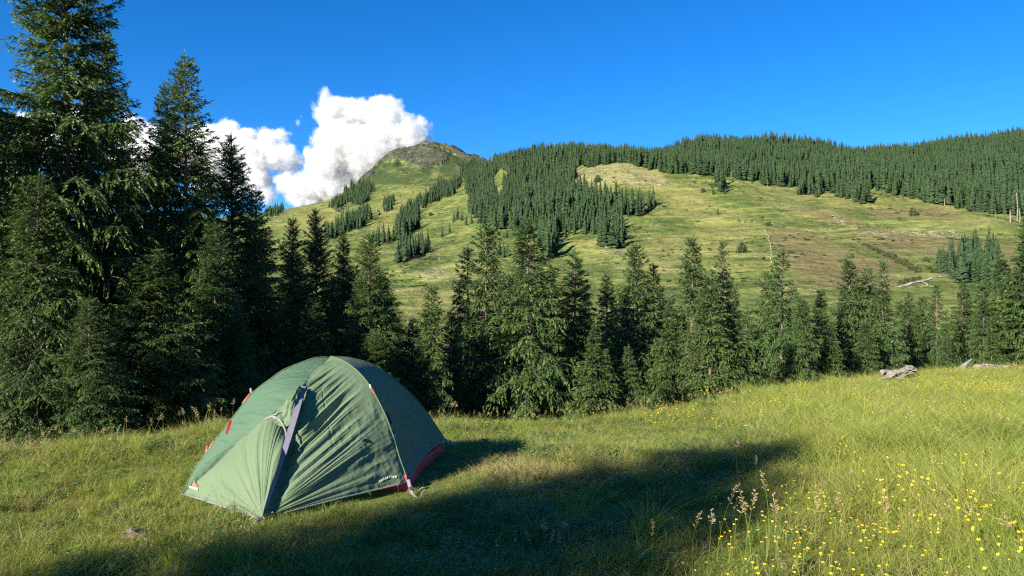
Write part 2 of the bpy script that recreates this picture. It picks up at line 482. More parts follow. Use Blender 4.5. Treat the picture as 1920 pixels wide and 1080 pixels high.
def spruce_meshes(seed, H, Rad, clear=0.04, whorl=0.30, per=6, tw=0.13, bs=0.06, bl=0.11, bw=0.030, gap=0.25, droop=1.0, prof=0.8, rw=0.13):
    rg = np.random.default_rng(seed)
    bz = []; 
    z = H * clear + 0.15
    while z < H - 0.12:
        f = z / H
        k = int(per * (1.0 if f < 0.85 else 0.75)) + rg.integers(-1, 2)
        for j in range(max(k, 3)):
            bz.append((z + rg.normal(0, 0.07), 2 * math.pi * (j + rg.random() * 0.6) / max(k, 3) + z * 2.4))
        z += whorl * (1.25 - 0.75 * f) * rg.uniform(0.8, 1.2)
    bz = np.array(bz)
    h = np.clip(bz[:, 0], 0.05, H - 0.05); az = bz[:, 1]; f = h / H
    nb = len(h)
    dens = vnoise(np.cos(az) * 1.7 + seed, f * 6 + np.sin(az) * 1.7, seed)
    dens2 = vnoise(f * 9 + seed * 3.3, np.zeros(nb), seed + 5)
    L = Rad * ((1 - f) ** prof) * (1 - 0.25 * np.exp(-f * 14)) * (1 + 0.42 * dens + 0.20 * dens2) * rg.uniform(0.78, 1.14, nb) + 0.10
    keep = ~((dens < -0.35) & (rg.random(nb) < gap * 2)) & ~(rg.random(nb) < gap * 0.4)
    h, az, f, L = h[keep], az[keep], f[keep], L[keep]; nb = len(h)
    e0 = np.interp(f, [0, 0.3, 0.7, 1.0], [-0.18, 0.0, 0.35, 0.95]) + rg.normal(0, 0.09, nb)
    sag = np.interp(f, [0, 0.5, 1.0], [0.30, 0.26, 0.05]) * droop * rg.uniform(0.6, 1.3, nb)
    dirh = np.stack([np.cos(az), np.sin(az)], -1)
    curve = rg.normal(0, 0.12, nb)
    def axis(bi, s):
        """point on branch bi at parameter s"""
        d = dirh[bi]; perp = np.stack([-d[..., 1], d[..., 0]], -1)
        l = L[bi]
        xy = d * (l * s)[..., None] + perp * (l * curve[bi] * s * s)[..., None]
        zz = h[bi] + l * (s * e0[bi] - sag[bi] * s * s * 1.6 + sag[bi] * 0.9 * s ** 3.5)
        return np.concatenate([xy, zz[..., None]], -1)
    # --- side twigs
    ntw = np.ceil(L / tw * 2 * 0.9).astype(int) + 2
    bi = np.repeat(np.arange(nb), ntw)
    nn = len(bi)
    inner = np.interp(f, [0, 1], [0.22, 0.02])
    s = inner[bi] + (1 - inner[bi]) * rg.random(nn) ** 0.85
    p0 = axis(bi, s); t0 = nrm(axis(bi, np.minimum(s + 0.03, 1.03)) - axis(bi, s - 0.03))
    side = np.where(rg.random(nn) < 0.5, -1.0, 1.0)
    up = np.array([0, 0, 1.0])
    sv = nrm(np.cross(t0, up)) * side[:, None]
    tl = (0.36 * L[bi] * (1 - s) ** 0.7 + 0.13) * rg.uniform(0.6, 1.15, nn)
    tl = np.minimum(tl, 0.75)
    td = nrm(t0 * rg.uniform(0.5, 0.9, nn)[:, None] + sv * rg.uniform(0.5, 1.0, nn)[:, None] + up * rg.normal(0.02, 0.16, nn)[:, None])
    # the leader twigs along the branch axis
    td = np.concatenate([td, nrm(axis(np.arange(nb), np.ones(nb)) - axis(np.arange(nb), np.ones(nb) * 0.9))])
    p0 = np.concatenate([p0, axis(np.arange(nb), np.full(nb, 0.82))]); tl = np.concatenate([tl, L * 0.22 + 0.08])
    bi = np.concatenate([bi, np.arange(nb)]); s = np.concatenate([s, np.full(nb, 0.95)])
    # top leader
    k2 = 6
    p0 = np.concatenate([p0, np.stack([np.zeros(k2), np.zeros(k2), np.linspace(H - 0.6, H - 0.05, k2)], -1)])
    td = np.concatenate([td, np.tile([0, 0, 1.0], (k2, 1))]); tl = np.concatenate([tl, np.full(k2, 0.30)])
    bi = np.concatenate([bi, np.zeros(k2, int)]); s = np.concatenate([s, np.ones(k2)])
    nn = len(bi)
    tdroop = np.interp(h[bi] / H, [0, 0.5, 0.85, 1], [0.95, 0.75, 0.35, 0.0]) * droop
    tdroop[-k2:] = 0
    # --- blades of needles
    nbld = np.maximum((tl / bs).astype(int), 2)
    ti = np.repeat(np.arange(nn), nbld)
    off = np.concatenate([np.arange(k) for k in nbld]) if nn < 40000 else (np.arange(len(ti)) - np.repeat(np.cumsum(nbld) - nbld, nbld))
    q = (off + rg.random(len(ti)) * 0.6) / nbld[ti]
    bp = p0[ti] + td[ti] * (tl[ti] * q)[:, None]
    bp[:, 2] -= tdroop[ti] * tl[ti] * q * q
    bd = td[ti].copy(); bd[:, 2] -= 1.6 * tdroop[ti] * q
    rnd = rg.normal(0, 1, (len(ti), 3))
    bd = nrm(bd + rnd * 0.34)
    wv = nrm(np.cross(bd, rg.normal(0, 1, (len(ti), 3)) + np.array([0, 0, 1.2])))
    ln = bl * rg.uniform(0.7, 1.3, len(ti)); wd = bw * rg.uniform(0.7, 1.3, len(ti))
    a = bp - wv * wd[:, None]; c = bp + wv * wd[:, None]; e = bp + bd * ln[:, None]
    V = np.stack([a, c, e], 1).reshape(-1, 3)
    T = np.arange(len(V)).reshape(-1, 3)
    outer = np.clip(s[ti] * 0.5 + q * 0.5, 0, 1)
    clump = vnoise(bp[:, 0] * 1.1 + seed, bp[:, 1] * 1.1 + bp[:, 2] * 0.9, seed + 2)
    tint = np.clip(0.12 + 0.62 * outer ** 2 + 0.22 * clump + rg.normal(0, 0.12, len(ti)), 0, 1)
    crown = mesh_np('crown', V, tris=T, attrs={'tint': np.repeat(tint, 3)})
    # --- branch wood
    S = np.linspace(0, 0.95, 5)
    B = np.repeat(np.arange(nb), 5); SS = np.tile(S, nb)
    P = axis(B, SS).reshape(nb, 5, 3)
    rr = (0.012 + 0.014 * L)[:, None] * (1 - 0.85 * S)[None] * (rw / 0.13)
    ang = np.array([0, 2.1, 4.2])
    ring = np.zeros((nb, 5, 3, 3))
    pv = np.stack([-dirh[:, 1], dirh[:, 0], np.zeros(nb)], -1)
    for k in range(3):
        ring[:, :, k] = P + rr[..., None] * (math.cos(ang[k]) * pv[:, None] + math.sin(ang[k]) * np.array([0, 0, 1.0]))
    V = ring.reshape(-1, 3); Q = []
    base = (np.arange(nb) * 15)[:, None]
    for i in range(4):
        for k in range(3):
            Q.append(np.concatenate([base + i * 3 + k, base + i * 3 + (k + 1) % 3, base + (i + 1) * 3 + (k + 1) % 3, base + (i + 1) * 3 + k], 1))
    # bare dead twigs on the lower trunk
    branches = mesh_np('branches', V, quads=np.concatenate(Q))
    # --- trunk
    nz = 26; ns = 10
    zz = np.linspace(-0.8, H * 0.985, nz)
    ff = np.clip(zz / H, 0, 1)
    rad = rw * (H / 10) * ((1 - ff) ** 0.85 * 0.92 + 0.05 * (1 - ff)) + 0.008
    rad = rad * (1 + 0.5 * np.exp(-np.maximum(zz, 0) / 0.25))
    bx = 0.05 * np.sin(zz * 0.5 + seed) * (1 - ff) * 0; 
    th = np.linspace(0, 2 * math.pi, ns, endpoint=False)
    rvar = 1 + 0.09 * vnoise(np.cos(th)[None] * 2 + seed, zz[:, None] * 1.4 + np.sin(th)[None] * 2, seed)
    V = np.stack([rad[:, None] * np.cos(th) * rvar, rad[:, None] * np.sin(th) * rvar, np.repeat(zz[:, None], ns, 1)], -1).reshape(-1, 3)
    idx = np.arange(nz * ns).reshape(nz, ns)
    Q = np.stack([idx[:-1], np.roll(idx, -1, 1)[:-1], np.roll(idx, -1, 1)[1:], idx[1:]], -1).reshape(-1, 4)
    trunk = mesh_np('trunk', V, quads=Q, smooth=True)
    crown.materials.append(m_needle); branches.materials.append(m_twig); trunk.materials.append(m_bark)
    return crown, branches, trunk

BIG = [spruce_meshes(s, 12.0, r, 0.03, 0.26, 9, 0.084, 0.034, 0.090, 0.019, g, d, p, 0.12)
       for s, r, g, d, p in ((11, 2.6, 0.20, 1.1, 0.72), (23, 2.5, 0.24, 1.25, 0.8), (37, 2.8, 0.22, 1.0, 0.85))]
MID = [spruce_meshes(s, 9.0, r * 1.22, c, 0.235, 7, 0.100, 0.042, 0.125, 0.024, g, d * 1.15, p, 0.12)
       for s, r, c, g, d, p in ((101, 1.45, 0.03, 0.30, 1.1, 0.75), (112, 1.6, 0.02, 0.25, 0.9, 0.9), (123, 1.35, 0.10, 0.45, 1.2, 0.65), (134, 1.7, 0.02, 0.22, 0.8, 1.0),
                                (145, 1.5, 0.14, 0.50, 1.3, 0.7), (156, 1.25, 0.03, 0.3, 1.0, 0.85), (167, 1.75, 0.05, 0.35, 1.2, 0.8), (178, 1.55, 0.02, 0.28, 1.0, 0.95))]

def spruce(px, vtop, D, kind, var, wf, label, group, lean=0.0, H=None, xy=None):
    x, y = (at(px, D), D) if xy is None else xy
    gz = g1(x, y) - 0.05
    if H is None: H = EYE + (540 - vtop) / F * D - gz
    base, H0 = (BIG, 12.0) if kind == 'B' else (MID, 9.0)
    cr, br, tr = base[var % len(base)]
    o = bpy.data.objects.new('spruce_tree', None); COL.objects.link(o)
    o.location = (x, y, gz); s = H / H0
    o.scale = (s * wf, s * wf, s)
    rr = random.Random(int(px * 7 + vtop * 3 + D * 11))
    o.rotation_euler = (rr.uniform(-0.02, 0.02), lean + rr.uniform(-0.015, 0.015), rr.uniform(0, 6.28))
    if lean: o.rotation_euler[2] = 0
    o.empty_display_size = 0.3
    tag(o, label, 'tree', group)
    for nm, me in (('crown', cr), ('branches', br), ('trunk', tr)):
        c = bpy.data.objects.new(nm, me); COL.objects.link(c); c.parent = o
    return o

GL = 'tall spruces at the left edge of the meadow'
GM = 'spruces in the row beyond the meadow edge'
GR = 'spruces beyond the rising right side of the meadow'
NEAR = [
 # px tip, row of tip, depth, kind, variant, width, label, group
 (-70, 40, 15.5, 'B', 2, 1.05, 'dark spruce half cut off at the left edge, left of the tallest spruce', GL),
 (128, -150, 17.5, 'B', 0, 0.86, 'tallest spruce with its bare trunk showing and its top above the view', GL),
 (205, 60, 20.0, 'B', 1, 0.85, 'spruce close behind the right flank of the tallest spruce', GL),
 (352, 112, 18.5, 'B', 2, 0.86, 'full pointed spruce right of the tallest one, second highest of all', GL),
 (297, 158, 20.5, 'B', 1, 0.74, 'thin topped spruce just left of the second highest spruce', GL),
 (440, 262, 20.5, 'B', 0, 0.80, 'spruce with a leaning top against the cloud beside the second highest spruce', GL),
 (385, 300, 21.5, 'B', 1, 0.9, 'spruce filling in between the second highest spruce and the one with a leaning top', GL),
 (252, 255, 21.5, 'B', 2, 0.85, 'spruce in the gap between the tallest and the thin topped one', GL),
 (18, 215, 18.0, 'B', 0, 0.9, 'spruce at the left edge with its top beside the tallest spruce', GL),
 (60, 330, 14.2, 'B', 1, 1.15, 'lower spruce with sunlit fans of branches below the tallest spruce', GL),
 (285, 470, 15.5, 'B', 0, 1.35, 'broad low spruce with sunlit branch tips over the grass left of the tent', GL),
 (405, 420, 17.5, 'B', 1, 1.1, 'spruce with a bright hanging branch in the shade left of the tent', GL),
 (480, 360, 22.0, 'B', 2, 0.85, 'shaded spruce whose right edge touches the left end of the mountain skyline', GL),
 (545, 412, 24.0, 'B', 1, 0.72, 'slim shaded spruce behind the left slope of the tent, its trunk showing', GL),
 (594, 398, 23.0, 'B', 0, 0.66, 'dark spruce with a spindly top above the left part of the tent', GL),
 (640, 445, 24.5, 'B', 1, 0.72, 'greener spruce top between the spindly top and the broad spruce above the tent', GL),
 (690, 440, 20.5, 'B', 2, 1.02, 'broad dark spruce with drooping fringes above the top of the tent', GL),
 (665, 500, 22.5, 'B', 0, 0.9, 'black shaded spruce straight behind the top of the tent', GL),
 (500, 520, 19.5, 'B', 2, 1.1, 'low spruce in deep shade behind the left slope of the tent', GL),
 (170, 560, 13.6, 'B', 2, 1.4, 'lowest bushy spruce at the grass edge below the tallest spruce', GL),
 (585, 560, 19.0, 'B', 1, 1.2, 'low spruce in deep shade behind the zip of the tent', GL),
 (740, 580, 21.0, 'B', 0, 1.0, 'low spruce filling the gap right of the broad dark spruce', GL),
 (808, 538, 21.0, 'M', 0, 0.95, 'small slender spruce standing alone right of the broad dark spruce', GM),
 (770, 600, 24.0, 'M', 3, 1.1, 'low spruce behind the small slender one', GM),
 (843, 590, 23.0, 'M', 5, 1.0, 'short spruce left of the pair with bare light trunks', GM),
 (879, 468, 25.5, 'M', 4, 0.86, 'thin spruce with light bare trunk, left one of a pair', GM),
 (914, 424, 24.5, 'M', 2, 0.98, 'ragged spruce with light bare trunk, right one of a pair', GM),
 (950, 520, 28.0, 'M', 6, 1.0, 'half hidden spruce between the ragged pair and the tallest of the row', GM),
 (989, 420, 23.5, 'M', 6, 1.10, 'tallest and widest spruce of the middle row', GM),
 (1035, 500, 26.0, 'M', 1, 1.0, 'spruce leaning on the right side of the tallest of the middle row', GM),
 (1080, 474, 26.0, 'M', 1, 1.02, 'neat pointed spruce, sunlit on its left flank, right of the widest one', GM),
 (1136, 512, 27.0, 'M', 5, 0.85, 'dark narrow spruce right of the neat pointed one', GM),
 (1120, 610, 22.0, 'M', 3, 1.15, 'low bushy spruce in front of the dark narrow one', GM),
 (1168, 540, 29.0, 'M', 0, 0.9, 'half hidden spruce right of the dark narrow one', GM),
 (1200, 463, 28.0, 'M', 2, 0.95, 'spruce with a light upper trunk at the middle of the row', GM),
 (1226, 500, 29.0, 'M', 4, 0.85, 'thin spruce touching the right side of the light trunked one', GM),
 (1258, 560, 26.0, 'M', 3, 0.95, 'short spruce between two tall sunlit ones', GM),
 (1294, 446, 29.0, 'M', 0, 0.92, 'tall sunlit spruce with an even pointed top', GM),
 (1330, 508, 25.0, 'M', 1, 1.00, 'spruce with a light bare lower trunk beside the dark sided one', GM),
 (1357, 455, 31.0, 'M', 4, 0.62, 'tufted spruce top on a bare stem above the dark sided one', GM),
 (1375, 540, 25.5, 'M', 7, 0.95, 'spruce with a black shaded right side, last of the dark part of the row', GM),
 (1240, 630, 29.0, 'M', 7, 1.1, 'low spruce half hidden under the tall sunlit one', GM),
 (1180, 650, 22.5, 'M', 0, 1.0, 'low thin spruce at the meadow edge with a bare stem', GM),
 (1020, 620, 28.0, 'M', 3, 1.0, 'low spruce in the shade under the tallest of the middle row', GM),
 (905, 610, 28.0, 'M', 7, 1.0, 'low spruce in the shade under the ragged pair', GM),
 (1440, 512, 32.0, 'M', 2, 0.80, 'loose spruce top left of the brown trunked spruce', GR),
 (1466, 474, 30.5, 'M', 4, 0.95, 'spruce with a long reddish bare trunk right of the dark sided one', GR),
 (1500, 560, 29.0, 'M', 6, 1.0, 'spruce right of the reddish trunk with loose sunlit boughs', GR),
 (1545, 545, 33.0, 'M', 3, 0.95, 'low green spruce between the reddish trunk and the three joined tops', GR),
 (1595, 478, 35.0, 'M', 1, 0.92, 'leftmost of the three joined spruce tops', GR),
 (1630, 502, 36.0, 'M', 0, 0.85, 'middle one of the three joined spruce tops', GR),
 (1657, 488, 34.0, 'M', 7, 0.85, 'rightmost and darkest of the three joined spruce tops', GR),
 (1560, 610, 30.0, 'M', 3, 1.15, 'dense low spruce at the end of the dark tree row', GR),
 (1620, 600, 32.5, 'M', 1, 1.1, 'low spruce behind the left log pile', GR),
 (1703, 548, 41.0, 'M', 5, 0.95, 'pale green spruce below the start of the white track', GR),
 (1732, 556, 40.0, 'M', 0, 0.9, 'small pale spruce left of the bare stemmed one below the track', GR),
 (1757, 535, 38.0, 'M', 4, 0.9, 'spruce with a straight light stem behind the meadow rise', GR),
 (1803, 532, 42.0, 'M', 3, 1.05, 'wide green spruce above the leaning log', GR),
 (1845, 560, 40.0, 'M', 6, 1.0, 'spruce between the wide green one and the right edge', GR),
 (1882, 478, 43.0, 'M', 1, 1.05, 'tall spruce near the right edge, left of the tallest one there', GR),
 (1925, 405, 41.0, 'M', 3, 1.0, 'tallest dark spruce cut by the right edge', GR),
 (1960, 540, 39.0, 'M', 7, 1.2, 'spruce mostly outside the right edge behind the grey roots', GR),
 (1680, 620, 37.5, 'M', 6, 1.1, 'low spruce right behind the left log pile', GR),
 (1775, 625, 37.0, 'M', 7, 1.0, 'low spruce behind the leaning log', GR),
 (1860, 620, 38.0, 'M', 0, 1.2, 'low spruce behind the grey roots', GR),
]
for (px, vt, D, kd, va, wf, lab, grp) in NEAR:
    spruce(px, vt, D, kd, va, wf * (1.10 if D > 20 else 1.12), lab, grp, lean=0.0)
FILL = [(20, 560, 16.5), (90, 470, 19), (240, 520, 18), (330, 600, 15.5), (440, 590, 17), (640, 590, 21), (700, 620, 19.5), (560, 480, 26), (620, 520, 27), (720, 520, 27),
 (800, 650, 25), (860, 640, 27), (930, 600, 29), (1000, 600, 28), (1060, 610, 24.5), (1100, 580, 30), (1150, 620, 27), (1210, 610, 27), (1275, 620, 24.5), (1310, 600, 30), (1400, 610, 29), (1350, 650, 24.5), (1430, 640, 28), (1480, 640, 29), (1530, 620, 33), (1590, 640, 33),
 (1650, 640, 36), (1720, 610, 42), (1820, 610, 43), (1900, 590, 44), (975, 560, 32), (1240, 560, 33), (1750, 640, 40), (1690, 590, 46), (1840, 560, 48)]
for i, (px, vt, D) in enumerate(FILL):
    spruce(px, vt - (25 if px >= 760 else 0), D + (6 if px >= 760 else 0), 'B' if px < 760 else 'M', i, 1.35, 'low spruce half hidden in the dark lower part of the tree row', 'half hidden low spruces')
# the stand goes on behind the camera's left shoulder: these throw the long shadows on the meadow
SD = (math.sin(R(SUN_AZ)), math.cos(R(SUN_AZ)))
TIPS = [(4.0, 9.2, 12.0, 0.95), (2.7, 7.9, 11.5, 1.0), (2.9, 7.0, 12.5, 0.95), (1.1, 6.0, 12.0, 1.0), (-0.6, 4.5, 11.0, 1.0), (1.6, 7.5, 14.0, 0.8), (-3.1, 4.5, 11.0, 0.9), (-4.3, 4.7, 12.0, 1.1)]
OFF = [(tx + SD[0] * (h - 0.3) / math.tan(R(SUN_EL)), ty + SD[1] * (h - 0.3) / math.tan(R(SUN_EL)), h, wf) for tx, ty, h, wf in TIPS]
OFF += [(-24.5, 9.0, 11.0, 0.9), (-27.0, 1.0, 11.5, 0.9)]
for k, (x, y, H, wf) in enumerate(OFF):
    spruce(k * 31, 0, 10 + k, 'B', k, wf, 'spruce outside the view behind the left side of the meadow', 'spruces outside the view', H=H, xy=(x, y))
print('tris big', [len(a[0].polygons) for a in BIG], 'mid', [len(a[0].polygons) for a in MID])
# ------------------------------------------------------------------ spruces on the mountain
def far_spruce(seed):
    rg = np.random.default_rng(seed)
    V = []; T = []
    tiers = 15; pts = 9
    for t in range(tiers):
        f = t / tiers
        z0 = 0.03 + 0.90 * f; z1 = min(1.0, z0 + 0.15 - 0.05 * f)
        r = 0.185 * (1 - f) ** 0.85 * rg.uniform(0.85, 1.15)
        k = len(V)
        V.append((rg.normal(0, 0.004), rg.normal(0, 0.004), z1))
        for j in range(pts):
            a = 2 * math.pi * (j + rg.random() * 0.5) / pts
            rr = r * rg.uniform(0.6, 1.15) * (1.0 if j % 2 else 0.62)
            V.append((math.cos(a) * rr, math.sin(a) * rr, z0 + rg.normal(0, 0.022)))
        for j in range(pts):
            T.append((k, k + 1 + j, k + 1 + (j + 1) % pts))
    nleaf = len(T)
    k = len(V)
    for j in range(4):
        a = j * math.pi / 2
        V.append((0.012 * math.cos(a), 0.012 * math.sin(a), -0.08)); V.append((0.010 * math.cos(a), 0.010 * math.sin(a), 0.2))
    for j in range(4):
        a0 = k + 2 * j; a1 = k + 2 * ((j + 1) % 4)
        T += [(a0, a1, a1 + 1), (a0, a1 + 1, a0 + 1)]
    V = np.array(V)
    tint = np.clip(rg.random(len(V)) ** 1.5, 0, 1); tint[0:tiers * (pts + 1):pts + 1] = 0.0
    me = mesh_np('far_spruce', V, tris=T, attrs={'tint': tint}, mat_idx=[0] * nleaf + [1] * 8)
    me.materials.append(m_needle_far); me.materials.append(m_bark)
    return me
FAR = [far_spruce(500 + i) for i in range(6)]

# regions of the slope where trees stand, as seen on the slope (feet of the trees); (name, polygon, spacing, height, phrase)
WOODS = [
 ('main', [(872,352),(880,330),(925,312),(1000,300),(1075,290),(1165,305),(1120,310),(1077,318),(1075,345),(1105,374),(1170,380),(1245,386),(1238,394),(1190,410),(1160,412),(1180,466),(1124,470),(1118,437),(1090,441),(1045,440),(1040,484),(1022,488),(1000,442),(960,432),(925,432),(900,422),(884,400)], 6.6, 19, 'in the dark forest belt running down from the ridge'),
 ('ridge', [(1150,306),(1186,309),(1234,325),(1299,327),(1330,333),(1378,336),(1440,349),(1500,355),(1552,358),(1636,358),(1714,373),(1780,388),(1880,414),(1960,440),(2300,470),(2300,150),(1800,180),(1150,240)], 6.4, 18.5, 'along the lower edge of the forest under the right skyline'),
 ('ridge_left', [(925,318),(1000,303),(1080,293),(1165,304),(1165,250),(925,270)], 6.6, 17.5, 'on the forest ridge left of the clearing'),
 ('g1', [(1329,350),(1345,340),(1362,352),(1360,368),(1336,368)], 7, 16, 'in the small clump below the right end of the clearing'),
 ('g2', [(1498,360),(1530,352),(1542,365),(1538,373),(1500,371)], 6.5, 15, 'in the left one of two clumps below the long forest edge'),
 ('g3', [(1553,362),(1600,354),(1631,362),(1628,386),(1605,384),(1590,374),(1556,370)], 6.5, 16, 'in the right one of two clumps below the long forest edge'),
 ('g4', [(1708,370),(1735,368),(1735,378),(1710,378)], 7, 14, 'in the little clump near the forest edge on the right'),
 ('b1', [(604,448),(640,430),(668,408),(693,398),(696,414),(672,428),(640,440),(612,452)], 8.5, 21, 'in the diagonal belt above the left treetops'),
 ('b2', [(735,452),(748,425),(752,405),(782,395),(787,424),(770,438),(750,452),(700,466),(690,466),(702,450)], 7.6, 21, 'in the second diagonal belt with its long shadow'),
 ('b3', [(742,492),(750,476),(780,468),(805,464),(808,470),(780,482),(752,496)], 6.0, 16, 'in the small belt on the slope above the short spruces'),
 ('b5', [(776,388),(790,375),(830,352),(864,338),(866,352),(840,372),(812,384),(786,390)], 8.5, 21, 'in the upper diagonal belt below the rocky summit'),
 ('b6', [(718,398),(720,382),(736,374),(740,380),(732,395)], 8.5, 19, 'in the small dark clump left of the upper belt'),
 ('b7', [(616,390),(640,374),(660,352),(690,344),(702,356),(692,374),(672,388),(650,378),(636,392)], 10, 21, 'in the wood on the steep left shoulder of the mountain'),
 ('b9', [(498,402),(505,396),(530,391),(535,395),(520,402),(500,410)], 11, 20, 'on the left end of the mountain skyline'),
 ('b10', [(862,318),(880,300),(905,312),(925,318),(915,332),(885,340),(868,334)], 11, 17, 'under the right shoulder of the summit'),
 ('low', [(1750,506),(1760,490),(1800,492),(1850,500),(1880,520),(1885,542),(1860,545),(1800,530),(1770,522)], 5.2, 13, 'in the grove right of the white track'),
]
GAP = [(925,372),(926,330),(938,318),(950,320),(944,345),(946,378)]
SINGLE = [  # px, foot row, height px, phrase
 (1346,403,15,'lone little spruce in the open below the small clump'), (741,441,13,'lone spruce above the small belt'), (777,388,10,'spruce at the left tip of the upper belt'),
 (829,445,24,'left one of two spruces alone on the grass spur'), (843,438,24,'right one of two spruces alone on the grass spur'), (851,416,22,'left spruce of the trio at the belt side'), (858,412,26,'tallest spruce of the trio at the belt side'), (866,414,22,'right spruce of the trio at the belt side'),
 (874,424,24,'left spruce of the pair below the trio'), (884,420,22,'right spruce of the pair below the trio'), (901,448,28,'spruce alone under the forest belt, above the ragged pair'), (919,452,22,'short spruce beside the one under the forest belt'),
 (936,478,34,'left spruce of the three low on the slope'), (944,484,36,'middle spruce of the three low on the slope'), (950,482,28,'right spruce of the three low on the slope'), (712,404,12,'tiny spruce in the high pasture'), (643,402,14,'small spruce below the rock on the left shoulder'), (653,398,12,'smaller spruce beside the one below the rock'),
 (750,370,8,'tiny spruce high on the pasture under the summit'), (751,492,30,'leftmost spruce of the small belt'), (753,466,10,'little spruce left of the small belt'), (709,397,9,'dot sized spruce left of the small dark clump'),
 (950,446,20,'spruce at the lower end of the clearing in the forest'), (965,440,24,'spruce where the forest belt thins out'), (1000,452,26,'spruce at the lower tip of the forest belt'), (1060,445,28,'spruce at the rounded lower edge of the forest belt'),
]
def slope_at(px, v):
    """first point of the slope seen at image position px, v"""
    d = np.exp(np.linspace(math.log(170), math.log(2500), 1400))
    x = (px - 960) / F * d
    z = ground(x, d, True)
    vv = 540 - (z - EYE) / d * F
    k = np.argmax(vv <= v)
    if vv[k] > v: k = np.argmin(vv)
    return float(x[k]), float(d[k]), float(z[k])

cand = []   # x, y, z, h, phrase, size
pr = np.random.default_rng(99)
for (nm, poly, sp, hh, phrase) in WOODS:
    pxs = [p[0] for p in poly]
    if nm == 'low': d0, d1 = 180, 420
    else: d0, d1 = 330, 2450
    xa = min((min(pxs) - 960) / F * d0, (min(pxs) - 960) / F * d1); xb = max((max(pxs) - 960) / F * d0, (max(pxs) - 960) / F * d1)
    gx, gy = np.meshgrid(np.arange(xa, xb, sp), np.arange(d0, d1, sp))
    gx = (gx + pr.uniform(-0.48, 0.48, gx.shape) * sp).ravel(); gy = (gy + pr.uniform(-0.48, 0.48, gy.shape) * sp).ravel()
    ppx = 960 + F * gx / gy
    k = (ppx > min(pxs)) & (ppx < max(pxs)); gx, gy, ppx = gx[k], gy[k], ppx[k]
    gz = ground(gx, gy)
    v = 540 - (gz - EYE) / gy * F
    skd = np.interp(ppx, PXT, SKYD)
    if nm.startswith('ridge'): ok = gy < skd + 30
    else: ok = gy < skd + 5
    jx = 5 * vnoise(gx / 30, gy / 30, 77)
    ok &= inpoly(ppx + jx, v + jx * 0.4, poly)
    if nm in ('main', 'ridge_left'): ok &= ~inpoly(ppx, v, GAP)
    if nm == 'ridge': ok &= gy > 480
    hs_ = hh * np.where(pr.random(len(gx)) < 0.22, pr.uniform(0.35, 0.65, len(gx)), pr.uniform(0.72, 1.2, len(gx))) * (1 + 0.22 * vnoise(gx / 50, gy / 50, 3))
    for i in np.nonzero(ok)[0]:
        cand.append((gx[i], gy[i], gz[i], hs_[i], phrase, hs_[i] / gy[i]))
SNG = []
for (px, v, hp, phrase) in SINGLE:
    x, y, z = slope_at(px, v)
    SNG.append((x, y, z, hp / F * y, phrase))
cand.sort(key=lambda c: -c[5])
NIND = 300 - len(NEAR) - len(FILL) - 10 - len(SNG)
def far_tree(x, y, z, h, label, group, k):
    o = bpy.data.objects.new('spruce_tree', FAR[k % 6]); COL.objects.link(o)
    rr = random.Random(k)
    o.location = (x, y, z); wf = rr.uniform(0.85, 1.2)
    o.scale = (h * wf, h * wf, h); o.rotation_euler = (0, 0, rr.uniform(0, 6.28))
    tag(o, label, 'tree', group)
for k, (x, y, z, h, ph) in enumerate(SNG):
    far_tree(x, y, z, h, ph, 'lone spruces on the mountain pasture', k)
for k, (x, y, z, h, ph, _) in enumerate(cand[:NIND]):
    far_tree(x, y, z, h, 'distant dark spruce ' + ph, 'spruces ' + ph, k + 50)
rest = cand[NIND:]
print('mountain spruces', len(cand))

